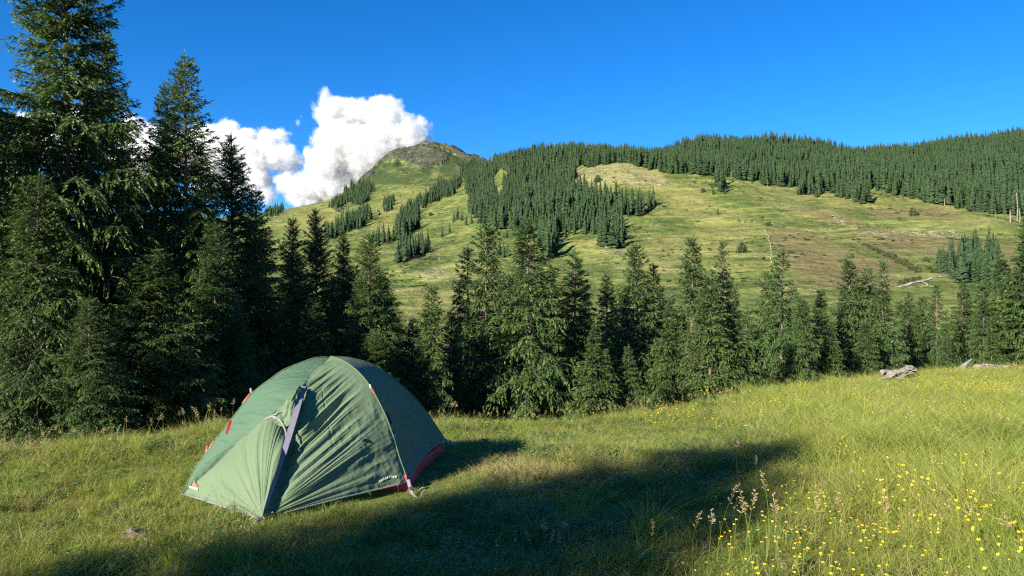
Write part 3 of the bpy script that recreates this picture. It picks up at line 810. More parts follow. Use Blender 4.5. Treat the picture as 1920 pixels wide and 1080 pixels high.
HID = bpy.data.collections.new('scatter_sources')       # sources only, never linked to the scene
def source_coll(name, meshes):
    c = bpy.data.collections.new(name)
    for i, me in enumerate(meshes):
        o = bpy.data.objects.new('%s_%02d' % (name, i), me); c.objects.link(o)
    return c
def scatter(name, pts, rot, scl, var, coll, kind='stuff', mats_=()):
    """one object whose geometry nodes put a copy of a source at each point"""
    me = bpy.data.meshes.new(name)
    me.vertices.add(len(pts)); me.vertices.foreach_set('co', np.asarray(pts, np.float32).ravel())
    a = me.attributes.new('rot', 'FLOAT_VECTOR', 'POINT'); a.data.foreach_set('vector', np.asarray(rot, np.float32).ravel())
    a = me.attributes.new('scl', 'FLOAT_VECTOR', 'POINT'); a.data.foreach_set('vector', np.asarray(scl, np.float32).ravel())
    a = me.attributes.new('var', 'INT', 'POINT'); a.data.foreach_set('value', np.asarray(var, np.int32))
    o = link(name, me)
    g = bpy.data.node_groups.new(name + '_scatter', 'GeometryNodeTree')
    g.interface.new_socket('Geometry', in_out='INPUT', socket_type='NodeSocketGeometry')
    g.interface.new_socket('Geometry', in_out='OUTPUT', socket_type='NodeSocketGeometry')
    gi = g.nodes.new('NodeGroupInput'); go = g.nodes.new('NodeGroupOutput')
    ci = g.nodes.new('GeometryNodeCollectionInfo'); ci.inputs['Collection'].default_value = coll
    ci.inputs['Separate Children'].default_value = True; ci.inputs['Reset Children'].default_value = True
    ip = g.nodes.new('GeometryNodeInstanceOnPoints'); ip.inputs['Pick Instance'].default_value = True
    def na(nm, dt):
        x = g.nodes.new('GeometryNodeInputNamedAttribute'); x.data_type = dt; x.inputs['Name'].default_value = nm; return x
    r = na('rot', 'FLOAT_VECTOR'); s = na('scl', 'FLOAT_VECTOR'); v = na('var', 'INT')
    e2r = g.nodes.new('FunctionNodeEulerToRotation')
    g.links.new(gi.outputs[0], ip.inputs['Points']); g.links.new(ci.outputs[0], ip.inputs['Instance'])
    g.links.new(r.outputs['Attribute'], e2r.inputs[0]); g.links.new(e2r.outputs[0], ip.inputs['Rotation'])
    g.links.new(s.outputs['Attribute'], ip.inputs['Scale']); g.links.new(v.outputs['Attribute'], ip.inputs['Instance Index'])
    g.links.new(ip.outputs[0], go.inputs[0])
    md = o.modifiers.new('scatter', 'NODES'); md.node_group = g
    return tag(o, kind=kind)

rx = np.array([(c[0], c[1], c[2]) for c in rest]); rh = np.array([c[3] for c in rest])
nn = len(rest); wf = pr.uniform(0.8, 1.35, nn)
fo = scatter('mountain_forest', rx, np.stack([np.zeros(nn), np.zeros(nn), pr.uniform(0, 6.28, nn)], -1), np.stack([rh * wf, rh * wf, rh], -1), pr.integers(0, 6, nn), source_coll('far_spruce_source', FAR))
tag(fo, 'dense dark spruce forest covering the ridge and belts of the mountain', 'forest')

# ------------------------------------------------------------------ shrubs, posts, boulders, track on the slope
m_shrub = leafmat('shrub_leaves', (0.03, 0.05, 0.018), (0.07, 0.10, 0.03), (0.05, 0.06, 0.03), 0.1, 0.7)
def shrub_mesh(seed, n_=420):
    rg = np.random.default_rng(seed)
    d = nrm(rg.normal(0, 1, (n_, 3))); d[:, 2] = np.abs(d[:, 2])
    c = d * (rg.random((n_, 1)) ** 0.4) * (1 + 0.3 * vnoise(d[:, 0] * 2 + seed, d[:, 1] * 2 + d[:, 2], seed))[:, None]
    a = rg.normal(0, 0.13, (n_, 3)); b_ = rg.normal(0, 0.13, (n_, 3))
    V = np.stack([c - a, c + a, c + b_], 1).reshape(-1, 3)
    me = mesh_np('foliage', V, tris=np.arange(n_ * 3).reshape(-1, 3), attrs={'tint': np.repeat(rg.random(n_), 3)})
    me.materials.append(m_shrub); return me
SH = [shrub_mesh(i) for i in range(4)]
def shrub(px, v, wpx, hpx, label, group=None, k=0):
    x, y, z = slope_at(px, v)
    t = bpy.data.objects.new('shrub', None); COL.objects.link(t); t.location = (x, y, z)
    tag(t, label, 'shrub', group)
    c = bpy.data.objects.new('foliage', SH[k % 4]); COL.objects.link(c); c.parent = t
    c.scale = (wpx / 2 / F * y, wpx / 2 / F * y, hpx / F * y); c.rotation_euler = (0, 0, k * 1.3)
    s = MB(); hgt = hpx / F * y
    s.tube([(0, 0, -0.3), (0.05 * hgt, 0, 0.3 * hgt), (-0.06 * hgt, 0.03 * hgt, 0.75 * hgt)], [0.045 * hgt, 0.035 * hgt, 0.015 * hgt], 6)
    s.tube([(0.05 * hgt, 0, 0.25 * hgt), (0.3 * hgt, 0.1 * hgt, 0.7 * hgt)], [0.03 * hgt, 0.012 * hgt], 6)
    s.build('stem', m_bark, t)
shrub(1391, 474, 22, 19, 'rounded broadleaf tree alone on the pasture above the spruce tops', k=1)
shrub(1713, 405, 17, 14, 'dark rounded bush alone below the forest edge on the right', k=2)
shrub(1440, 423, 12, 7, 'low bush beside the bare earth strip in the middle of the pasture', k=3)
shrub(1319, 361, 9, 8, 'small bush left of the clump below the clearing', k=0)
shrub(1121, 342, 14, 12, 'dark bush among the stones of the clearing', k=1)
shrub(808, 404, 8, 6, 'tiny bush on the pasture below the upper belt', k=2)
GS = 'low shrubs lining the gully on the right slope'
for i in range(22):
    f_ = i / 21
    px = 1622 + f_ * 98; v = 462 + f_ ** 1.1 * 48
    shrub(px + random.uniform(-3, 3), v + random.uniform(-2, 2), 10 + 5 * f_, 5 + 5 * f_, 'low dark shrub in the line along the gully above the track', GS, i)
for i, (px, v) in enumerate([(1700,528),(1712,526),(1690,532),(1722,524),(1742,505),(1736,490),(1750,512)]):
    shrub(px, v, 12, 7, 'greener shrub beside the white track', 'shrubs beside the track', i)

m_stone, n, b, out = mat('pale_stone', 0.9, 0.2)
co = objco(n)
n.links.new(ramp(n, noise(n, 3.0, 6, 0.7, co), [(0.3, (0.08, 0.08, 0.065)), (0.5, (0.20, 0.19, 0.165)), (0.72, (0.34, 0.32, 0.28))]), b.inputs['Base Color'])
bump(n, b, noise(n, 9, 6, 0.7, co), 0.7, 0.05)
def rock_mesh(seed, sub=3, amp=0.35):
    import bmesh
    bm = bmesh.new(); bmesh.ops.create_icosphere(bm, subdivisions=sub, radius=1)
    co_ = np.array([v.co[:] for v in bm.verts])
    d = 1 + amp * ridged(co_[:, 0] * 1.3 + seed, co_[:, 1] * 1.3 + co_[:, 2] * 0.8, 3, seed) + 0.12 * vnoise(co_[:, 0] * 4, co_[:, 1] * 4 + co_[:, 2] * 4, seed)
    for v, k in zip(bm.verts, d): v.co = v.co * k
    me = bpy.data.meshes.new('rock'); bm.to_mesh(me); bm.free(); me.materials.append(m_stone)
    return me
RK = [rock_mesh(i) for i in range(5)]
RKS = [rock_mesh(i + 20, 1) for i in range(4)]
rr = random.Random(5)
for i in range(46):
    zone = [(1558,402,1590,426), (1680,430,1800,448), (1620,455,1660,475), (1100,320,1230,350), (560,428,640,438), (1130,462,1180,474), (700,402,780,412)][i % 7]
    f_ = rr.random()
    px = zone[0] + f_ * (zone[2] - zone[0]); v = zone[1] + (f_ * 0.8 + 0.2 * rr.random()) * (zone[3] - zone[1])
    x, y, z = slope_at(px, v)
    o = bpy.data.objects.new('boulder', RKS[i % 4]); COL.objects.link(o)
    s = rr.uniform(0.7, 2.0) / F * y
    o.location = (x, y, z + 0.2 * s); o.scale = (s * rr.uniform(0.8, 1.8), s, s * 0.6); o.rotation_euler = (0, 0, rr.uniform(0, 6))
    ph = ['in the slanting bare strip of the pasture', 'in the stony band left of the grove', 'at the upper end of the gully', 'scattered over the clearing under the ridge', 'on the far pasture at the left', 'below the lowest tip of the forest belt', 'on the high pasture between the belts'][i % 7]
    tag(o, 'pale boulder ' + ph, 'boulder', 'boulders ' + ph)
m_post, n, b, out = mat('weathered_post', 0.8, 0.2); b.inputs['Base Color'].default_value = (0.55, 0.52, 0.46, 1)
pm = MB(); pm.tube([(0, 0, -0.3), (0, 0, 0.9)], 0.085, 6); 
post0 = None
posts = [(1434,433),(1436,437),(1438,441),(1441,445),(1440,449),(1442,453),(1444,458),(1445,463),(1444,468),(1446,474),(1446,480),(1445,487),(1446,493)]
for i, (px, v) in enumerate(posts):
    x, y, z = slope_at(px, v)
    if post0 is None: o = post0 = pm.build('fence_post', m_post)
    else: o = post0.copy(); COL.objects.link(o)
    o.location = (x, y, z); o.rotation_euler = (0.05 * (i % 3 - 1), 0.06 * (i % 2), i)
    tag(o, 'pale fence post in the line running down the open pasture', 'post', 'fence posts on the pasture')

# the white track
m_track, n, b, out = mat('track_gravel', 0.95, 0.1)
n.links.new(ramp(n, noise(n, 1.5, 5, 0.7, objco(n)), [(0.35, (0.22, 0.21, 0.18)), (0.7, (0.36, 0.34, 0.30))]), b.inputs['Base Color'])
def strip(name, pts, wd, m):
    P = [slope_at(*p) for p in pts]; Q = []
    for i in range(len(P) - 1):
        for k in range(10):
            t = k / 10; Q.append((P[i][0] * (1 - t) + P[i + 1][0] * t, P[i][1] * (1 - t) + P[i + 1][1] * t))
    Q.append(P[-1][:2]); V = []; Fc = []
    for i, q in enumerate(Q):
        a = Vector(Q[max(i - 1, 0)]); b_ = Vector(Q[min(i + 1, len(Q) - 1)]); d = (b_ - a).normalized(); p = Vector((-d.y, d.x))
        for s_ in (-1, -0.33, 0.33, 1):
            e = Vector(q) + p * wd / 2 * s_ * (1 + 0.15 * math.sin(i * 1.3))
            V.append((e.x, e.y, g1(e.x, e.y) + (0.28 if abs(s_) < 0.5 else 0.22)))
        if i:
            k = i * 4
            for j in range(3): Fc.append((k + j, k + j + 1, k + j - 3, k + j - 4))
    mb = MB(); mb.add(V, Fc); o = mb.build(name, m, smooth=True)
    return o
tr_ = strip('track', [(1682,540),(1700,536),(1722,529),(1745,523),(1762,520),(1778,519)], 1.35, m_track); tag(tr_, kind='structure')
tr_ = strip('track', [(1728,528),(1737,533),(1740,538)], 0.5, m_track); tag(tr_, kind='structure')

# ---- dead trunks at the forest edge
m_dead, n, b, out = mat('barkless_trunk', 0.9, 0.1)
n.links.new(ramp(n, noise(n, 0.8, 4, 0.6, objco(n)), [(0.3, (0.14, 0.12, 0.10)), (0.7, (0.34, 0.30, 0.25))]), b.inputs['Base Color'])
DT = [(1907,414,60,0.30,'tall bare dead trunk at the forest edge by the right end of the ridge'), (1894,417,24,0.42,'thick short bare trunk left of the tall dead one'), (1912,416,26,0.34,'short bare trunk right of the tall dead one'), (1867,413,16,0.2,'pale dead stem at the bottom of the long forest edge'),
      (1771,385,12,0.35,'pale stub at the middle of the long forest edge'), (1662,361,14,0.2,'left one of two thin pale stems at the forest edge'), (1673,362,12,0.2,'right one of two thin pale stems at the forest edge'), (1371,333,13,0.2,'pale stem above the small clump below the clearing'),
      (1439,348,12,0.2,'pale stem at the forest edge above the middle of the pasture'), (1233,322,11,0.2,'pale stem at the right end of the clearing')]
for i, (px, v, hp, r_, lab) in enumerate(DT):
    x, y, z = slope_at(px, v); h = hp / F * y; mb = MB()
    mb.tube([(0, 0, -0.5), (0.02 * h, 0, h * 0.4), (-0.01 * h, 0.01 * h, h * 0.8), (0.02 * h, 0, h)], [r_ * 0.9, r_ * 0.7, r_ * 0.5, r_ * 0.25], 7)
    for k in range(7):
        zz = h * (0.35 + 0.08 * k); a = k * 2.3
        mb.tube([(0, 0, zz), (math.cos(a) * h * 0.05, math.sin(a) * h * 0.05, zz + 0.015 * h)], [r_ * 0.25, r_ * 0.08], 4)
    o = mb.build('dead_trunk', m_dead, loc=(x, y, z)); tag(o, lab, 'dead tree', 'dead trunks at the forest edge')
# ---- low scrub and stones strewn over the pasture, too many to count
def strew(n_, seed, ppx, pv0, pv1, keep):
    rg_ = np.random.default_rng(seed); X = []
    d = np.exp(rg_.uniform(math.log(260), math.log(1900), n_ * 6)); px = rg_.uniform(ppx[0], ppx[1], n_ * 6); x = (px - 960) / F * d
    z = ground(x, d); v = 540 - (z - EYE) / d * F; skd = np.interp(px, PXT, SKYD)
    k = (v > pv0) & (v < pv1) & (d < skd) & keep(x, d, px, v, rg_)
    return np.stack([x, d, z], -1)[k][:n_]
def kscrub(x, y, px, v, rg_): return rg_.random(len(x)) < 0.04 + 0.9 * sstep(fbm(x / 38, y / 38, 3, 131), 0.12, 0.42)
P_ = strew(1700, 5, (500, 1930), 300, 570, kscrub); m_ = len(P_); rg_ = np.random.default_rng(9); sz = rg_.uniform(0.35, 1.3, m_) * (P_[:, 1] / 700) ** 0.5
o = scatter('alpine_scrub', P_, np.stack([np.zeros(m_), np.zeros(m_), rg_.uniform(0, 6, m_)], -1), np.stack([sz * rg_.uniform(1, 2.4, m_), sz, sz * 0.65], -1), rg_.integers(0, 4, m_), source_coll('scrub_source', SH))
tag(o, 'low dark scrub sprinkled over the mountain pasture', 'scrub')
def kst(x, y, px, v, rg_): 
    a = np.zeros(len(x), bool)
    for p in SCREE: a |= inpoly(px, v, p)
    return (a & (rg_.random(len(x)) < 0.9)) | (rg_.random(len(x)) < 0.01)
P_ = strew(900, 15, (500, 1930), 300, 560, kst); m_ = len(P_); sz = rg_.uniform(0.2, 0.75, m_) * (P_[:, 1] / 600) ** 0.5
o = scatter('pasture_stones', P_, np.stack([rg_.uniform(0, 1, m_), np.zeros(m_), rg_.uniform(0, 6, m_)], -1), np.stack([sz * 1.4, sz, sz * 0.7], -1), rg_.integers(0, 4, m_), source_coll('stone_source', RKS))
tag(o, 'small pale stones strewn over the clearing and bare strips', 'stones')
# ------------------------------------------------------------------ the tent
def ray(px, py): return np.array([(px - 960) / F, 1.0, (540 - py) / F])
EYEV = np.array([0, 0, EYE])
def P_d(px, py, d): return EYEV + ray(px, py) * d
def on_plane(px, py, A, B):
    """point of the vertical plane through A and B seen at px, py"""
    n_ = np.array([B[1] - A[1], -(B[0] - A[0]), 0.0]); r_ = ray(px, py)
    return EYEV + r_ * (np.dot(n_, A - EYEV) / np.dot(n_, r_))
def on_floor(px, py, z):
    r_ = ray(px, py); return EYEV + r_ * ((z - EYE) / r_[2])

tA = on_floor(343, 926, -0.10); tB = on_floor(487, 972, -0.07)
tC = P_d(766, 904, 6.30); tD = P_d(836, 826, 7.85)
tP = P_d(619, 669, 7.00)
tE = tA + (tD - tC) * 0.95; tE[2] = tA[2]
def resample(pts, n_, even=True):
    pts = np.array(pts, float)
    # catmull-rom through the points
    Pp = np.vstack([2 * pts[0] - pts[1], pts, 2 * pts[-1] - pts[-2]])
    out_ = []
    for i in range(1, len(Pp) - 2):
        for t in np.linspace(0, 1, 24, endpoint=False):
            a, b_, c, d = Pp[i - 1], Pp[i], Pp[i + 1], Pp[i + 2]
            out_.append(0.5 * ((2 * b_) + (-a + c) * t + (2 * a - 5 * b_ + 4 * c - d) * t * t + (-a + 3 * b_ - 3 * c + d) * t ** 3))
    out_.append(pts[-1]); o_ = np.array(out_)
    s = np.concatenate([[0], np.cumsum(np.linalg.norm(np.diff(o_, axis=0), axis=1))]); s /= s[-1]
    u = np.linspace(0, 1, n_)
    return np.stack([np.interp(u, s, o_[:, k]) for k in range(3)], 1)
def at_u(c, u):
    k = np.linspace(0, 1, len(c)); return np.stack([np.interp(u, k, c[:, i]) for i in range(3)], -1)

arcR = resample([tP] + [on_plane(x, y, tC, tP) for x, y in ((643, 677), (667, 693), (693, 723), (720, 773), (737, 817), (750, 860))] + [tC], 400)
arcL = resample([tP] + [on_plane(x, y, tA, tP) for x, y in ((592, 671), (573, 677), (533, 693), (507, 711), (473, 738), (433, 788), (387, 849), (363, 883))] + [tA], 400)
arcD = resample([tP] + [on_plane(x, y, tD, tP) for x, y in ((640, 669.5), (663, 672.5), (697, 683), (730, 703), (770, 738), (800, 773))] + [tD], 400)
# the far pole is the near left one turned about the ridge
vE = tE - tP
arcE = tP + (arcD - tP) * np.array([-1.0, 1.0, 1.0]); arcE[:, :2] = tP[:2] + ((arcD - tP)[:, 2:3] / (tD - tP)[2]) ** 0 * (np.linalg.norm((arcD - tP)[:, :2], axis=1) / np.linalg.norm((tD - tP)[:2]))[:, None] * (tE - tP)[:2]
tZ = P_d(566, 724, 6.33)
tW = P_d(541, 800, 6.02)
tV = P_d(500, 784, 6.12)

m_fly, n, b, out = mat('green_ripstop', 0.6, 0.12)
co = objco(n)
base = mix(n, noise(n, 3.0, 3, 0.5, co), (0.118, 0.175, 0.106), (0.158, 0.214, 0.134))
n.links.new(base, b.inputs['Base Color'])
wz = n.nodes.new('ShaderNodeTexWave'); wz.bands_direction = 'Z'; wz.inputs['Scale'].default_value = 55; n.links.new(co, wz.inputs['Vector'])
h1 = math_(n, 'ADD', math_(n, 'MULTIPLY', noise(n, 14, 5, 0.65, co), 1.0), math_(n, 'MULTIPLY', wz.outputs['Fac'], 0.05))
bump(n, b, h1, 0.5, 0.018)
trn = n.nodes.new('ShaderNodeBsdfTranslucent'); trn.inputs['Color'].default_value = (0.13, 0.30, 0.13, 1)
mx = n.nodes.new('ShaderNodeMixShader'); mx.inputs[0].default_value = 0.20
n.links.new(b.outputs[0], mx.inputs[1]); n.links.new(trn.outputs[0], mx.inputs[2]); n.links.new(mx.outputs[0], out.inputs['Surface'])
def flat(name, c, rough=0.6, spec=0.4):
    m, n, b, out = mat(name, rough, spec); b.inputs['Base Color'].default_value = (*c, 1)
    t = noise(n, 25, 4, 0.6, objco(n)); n.links.new(mix(n, t, tuple(k * 0.8 for k in c), tuple(min(1, k * 1.15) for k in c)), b.inputs['Base Color'])
    bump(n, b, t, 0.4, 0.01); return m
m_red = flat('red_fabric', (0.85, 0.04, 0.045)); m_lilac = flat('grey_webbing', (0.20, 0.19, 0.25)); m_white = flat('white_print', (0.55, 0.58, 0.52))
m_hem = flat('grey_hem', (0.20, 0.22, 0.24)); m_pole = flat('red_pole', (0.45, 0.09, 0.05), 0.35); m_outl = flat('pale_outline_print', (0.16, 0.30, 0.24)); m_metal = flat('grey_metal', (0.3, 0.3, 0.3), 0.4)
m_tab = flat('red_webbing', (0.36, 0.025, 0.03)); m_strap = flat('grey_white_strap', (0.17, 0.175, 0.20)); m_dark = flat('black_buckle', (0.02, 0.02, 0.02))

tent = bpy.data.objects.new('tent', None); COL.objects.link(tent)
tent.location = (float(tP[0]), float(tP[1]), g1(tP[0], tP[1]))
tag(tent, 'green dome tent with grey zip and red trim pitched on the grass', 'tent')
TI = Matrix.Translation(-Vector(tent.location))
T0 = np.array(tent.location[:])

m_fly_shade = m_fly.copy(); m_fly_shade.name = 'green_ripstop_shade_tone'  # same ripstop; dimmer light on the left side sheet painted in as darker green
for nd in m_fly_shade.node_tree.nodes:
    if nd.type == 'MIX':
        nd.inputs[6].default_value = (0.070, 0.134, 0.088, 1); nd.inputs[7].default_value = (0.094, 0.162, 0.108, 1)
PATCH = {}
def patch(name, c0, c1, disp, nm='fly_panel', nu=240, nv=90, m=None, label=None, hem=0.0):
    """sheet between curves c0 and c1 (each n x 3, matched); disp(u, v) = outward displacement"""
    U = np.linspace(0, 1, nu); V = np.linspace(0, 1, nv)
    a = at_u(c0, U); b_ = at_u(c1, U)
    G = a[:, None] * (1 - V)[None, :, None] + b_[:, None] * V[None, :, None]
    du = np.gradient(G, axis=0); dv = np.gradient(G, axis=1)
    nn_ = np.cross(du, dv); nn_ = nn_ / np.maximum(np.linalg.norm(nn_, axis=-1, keepdims=True), 1e-9)
    # outward = away from a point inside the tent
    cen = np.array([tP[0], tP[1] - 0.05, 0.1])
    sgn = np.sign(np.sum(nn_ * (G - cen), axis=-1, keepdims=True)); sgn[sgn == 0] = 1
    if np.mean(sgn) < 0: nn_ = -nn_
    UU, VV = np.meshgrid(U, V, indexing='ij')
    G = G + nn_ * disp(UU, VV, G)[..., None]
    PATCH[name] = (G, nn_)
    n0 = G.reshape(-1, 3) - T0
    idx = np.arange(nu * nv).reshape(nu, nv)
    q = np.stack([idx[:-1, :-1], idx[1:, :-1], idx[1:, 1:], idx[:-1, 1:]], -1).reshape(-1, 4)
    me = mesh_np(nm, n0, quads=q, smooth=True)
    o = link(nm, me, [m or m_fly], tent)
    if label: o['label'] = label
    return o
def folds(x, sh=1.6, seed=0):
    """sharp-crested folds along one coordinate"""
    a = vnoise(x, np.zeros_like(x) + seed * 3.7, seed)
    b_ = vnoise(x * 2.3 + 5, np.zeros_like(x) + seed * 1.3, seed + 4)
    return 0.7 * (1 - np.abs(a) * 2) + 0.35 * b_

# right half of the front: lines run from the zip out to the right pole
key_r = [0, 0.075, 0.165, 0.32, 0.50, 0.80, 1.0]
zipc = resample([tP, P_d(596, 690, 6.78), tZ], 60)
zipline = resample([tZ, P_d(549, 780, 6.06), P_d(524, 870, 5.78), tB], 100)
def M(u):
    """start on the ridge / zip for pole position u"""
    a = np.interp(u, [0, 0.12, 0.62, 1], [0, 1, 2, 2])
    o_ = np.where((a <= 1)[:, None], at_u(zipc, np.clip(a, 0, 1)), at_u(zipline, np.clip(a - 1, 0, 1) ** 0.8))
    return o_
uu = np.linspace(0, 1, 500)
cM = M(uu); cR = at_u(arcR, uu)
def dR(u, v, G):
    rec = -0.045 * np.exp(-((v - 0.10) / 0.07) ** 2) * sstep(u, 0.10, 0.2) * (1 - sstep(u, 0.62, 0.95) * 0.5)        # falls away behind the zip
    env = np.sin(np.pi * np.clip(v * 1.05, 0, 1)) ** 0.7 * (1 - 0.75 * sstep(v, 0.55, 1.0))
    up = sstep(u, 0.02, 0.08) * (1 - sstep(u, 0.62, 0.80))
    f_ = 0.042 * folds(u * 15 + 0.35 * vnoise(u * 5, v * 2.2, 3), seed=2) * env * up * (0.5 + 0.5 * vnoise(u * 9, v * 1.5, 8) + 0.3)
    f_ = f_ + 0.014 * folds(u * 38 + 0.3 * v, seed=5) * env * up
    # fan of soft folds at the peg, creases near the pole foot
    lo = sstep(u, 0.55, 0.8)
    f2 = 0.017 * folds(u * 20 + 0.2 * v, seed=9) * lo * (1 - v) ** 0.6 * sstep(v, 0.0, 0.12)
    cr = 0.0125 * ridged(G[..., 0] * 6.5 + G[..., 2] * 3, G[..., 2] * 6 - G[..., 0] * 2, 3, 4) * sstep(v, 0.35, 0.75) * sstep(u, 0.35, 0.6) * (1 - sstep(v, 0.96, 1.0))
    bulge = 0.025 * np.sin(np.pi * v) * sstep(u, 0.05, 0.3)
    seam = -0.006 * np.exp(-((v - 0.42 - 0.2 * u) / 0.006) ** 2) * sstep(u, 0.15, 0.25) * (1 - sstep(u, 0.5, 0.6))
    return (rec + f_ + f2 + cr + bulge + seam) * np.minimum(1, v / 0.02 + 0.2) * np.minimum(1, (1 - v) / 0.02)
p_r = patch('right', cM, cR, dR, 'front_panel', 520, 150, label='right half of the front with slanting folds and a small white print')
# upper left sheet: between the left pole and the seam
cS = resample([tP, P_d(594, 695, 6.72), tZ, P_d(540, 752, 6.2), tV, P_d(450, 828, 6.13), P_d(400, 877, 6.15), tA], 500)
cL = at_u(arcL, np.interp(np.linspace(0, 1, 500), [0, 0.10, 0.20, 0.45, 1], [0, 0.22, 0.34, 0.60, 1]))
def dL(u, v, G):
    f_ = 0.016 * folds(u * 26 + 0.4 * v, seed=12) * np.sin(np.pi * v) ** 0.6 * sstep(u, 0.03, 0.1) * (1 - sstep(u, 0.26, 0.42))
    f2 = 0.006 * folds(u * 22 - v * 2.0, seed=15) * sstep(u, 0.3, 0.45) * sstep(v, 0.05, 0.4) * (1 - sstep(v, 0.95, 1))
    return f_ + f2 + 0.03 * np.sin(np.pi * v) * sstep(u, 0.1, 0.4) * (1 - sstep(u, 0.7, 1)) - 0.004 * vnoise(u * 60, v * 9, 3) * 0.5
patch('upleft', cL, cS, dL, 'side_panel', 300, 90, m=m_fly_shade, label='darker left side sheet above the door seam')
# door: fans out from the peg
top = resample([tA, P_d(400, 875, 6.14), P_d(450, 826, 6.11), tV, P_d(521, 789, 6.08), P_d(533, 812, 5.98), P_d(537, 826, 5.93)], 400)
top = top + (EYEV - top) / np.linalg.norm(EYEV - top, axis=1, keepdims=True) * 0.022 * np.sin(np.pi * np.linspace(0.02, 0.9, 400))[:, None] ** 0.5
cB = np.repeat(tB[None], 400, 0) + np.linspace(0, 1, 400)[:, None] * np.array([0.02, 0, 0.02])
def dDoor(u, v, G):
    e = (1 - v) ** 0.3 * sstep(v, 0.0, 0.25)
    v2 = v
    f_ = 0.028 * folds(u * 8.5 + 0.25 * vnoise(u * 4, v * 3, 2), seed=21) * np.sin(np.pi * np.clip(v2, 0, 1)) ** 0.8 * (0.6 + 0.4 * vnoise(u * 6, v, 4))
    f2 = 0.005 * folds(u * 34, seed=23) * sstep(v, 0.05, 0.3) * sstep(u, 0.35, 0.6)
    cr = 0.011 * ridged(G[..., 0] * 8 + 2 * G[..., 2], G[..., 2] * 9 + G[..., 0] * 2, 3, 7) * (1 - sstep(u, 0.25, 0.5)) * sstep(v, 0.15, 0.4) * (1 - sstep(v, 0.78, 0.93))
    return f_ + f2 + cr + 0.075 * np.sin(np.pi * v ** 1.5) * sstep(u, 0.0, 0.35)
patch('door', cB, top, dDoor, 'door_panel', 420, 130, label='pale green door sheet fanning out from the front peg')
# bunched cloth between the door top and the zip head
g0 = resample([tV, P_d(520, 768, 6.12), P_d(545, 745, 6.16), P_d(563, 726, 6.28)], 80)
g1_ = resample([P_d(502, 790, 6.06), P_d(538, 800, 5.97), P_d(551, 770, 6.03), P_d(567, 728, 6.25)], 80)
def dG(u, v, G): return 0.022 * folds(v * 5 + u * 2.2, seed=31) + 0.012 * vnoise(u * 14, v * 7, 6) + 0.02 * np.sin(np.pi * v)
patch('bunch', g0, g1_, dG, 'gathered_cloth', 90, 50)
# band under the bunched cloth to the zip (closes the front)
patch('zipside', resample([tZ, tW, P_d(531, 850, 5.84), tB], 60), resample([P_d(560, 732, 6.36), P_d(528, 812, 6.10), P_d(515, 860, 5.95), tB + np.array([-0.02, 0.02, 0.01])], 60), lambda u, v, G: 0 * u, 'zip_backing', 60, 8, m=m_dark)
# right end sheet in shade, back sheets
hemC, hemD = tC.copy(), tD.copy()
def dEnd(u, v, G):
    return -0.05 * np.sin(np.pi * v) * sstep(u, 0.1, 0.8) + 0.010 * folds(u * 9 + v * 5, seed=41) * sstep(v, 0.55, 0.95) * sstep(u, 0.6, 0.8) * (1 - sstep(v, 0.985, 1))
Rr = at_u(arcR, np.linspace(0, 1, 300)); Dd = at_u(arcD, np.linspace(0, 1, 300))
o = patch('end', Rr, Dd, dEnd, 'end_panel', 220, 80, label='smooth right end sheet in shade with a faint outline print')
# lift the lower edge of the end sheet in a shallow curve
G_, _ = PATCH['end']
for kx in ('end',):
    me = o.data; U_ = np.linspace(0, 1, 220)[:, None]; V_ = np.linspace(0, 1, 80)[None, :]
    lift = 0.055 * np.sin(np.pi * V_) ** 0.8 * sstep(U_, 0.75, 1.0) ** 2
    G_[..., 2] += lift
    me.vertices.foreach_set('co', (G_.reshape(-1, 3) - T0).astype(np.float32).ravel()); me.update()
Ee = at_u(arcE, np.linspace(0, 1, 300)); Ll = at_u(arcL, np.linspace(0, 1, 300))
patch('back', Dd, Ee, lambda u, v, G: 0.10 * np.sin(np.pi * v) * u + 0.006 * folds(u * 12, seed=3), 'back_panel', 120, 60)
patch('left_end', Ee, Ll, lambda u, v, G: -0.05 * np.sin(np.pi * v) * u, 'end_panel', 120, 50)

def off(p, amt=0.006): 
    p = np.array(p); d = EYEV - p; return p + d / np.linalg.norm(d) * amt
def on_patch(name, px, py, lift=0.003):
    G, nn_ = PATCH[name]; g = G.reshape(-1, 3); k = nn_.reshape(-1, 3)
    X = 960 + F * g[:, 0] / g[:, 1]; Y = 540 - F * (g[:, 2] - EYE) / g[:, 1]
    d = (X - px) ** 2 + (Y - py) ** 2; i = np.argsort(d)[:4]; wgt = 1 / (d[i] + 0.05); wgt /= wgt.sum()
    dep = (g[i, 1] * wgt).sum(); nrm_ = (k[i] * wgt[:, None]).sum(0)
    if np.dot(nrm_, EYEV - g[i[0]]) < 0: nrm_ = -nrm_
    return P_d(px, py, dep) + nrm_ * lift

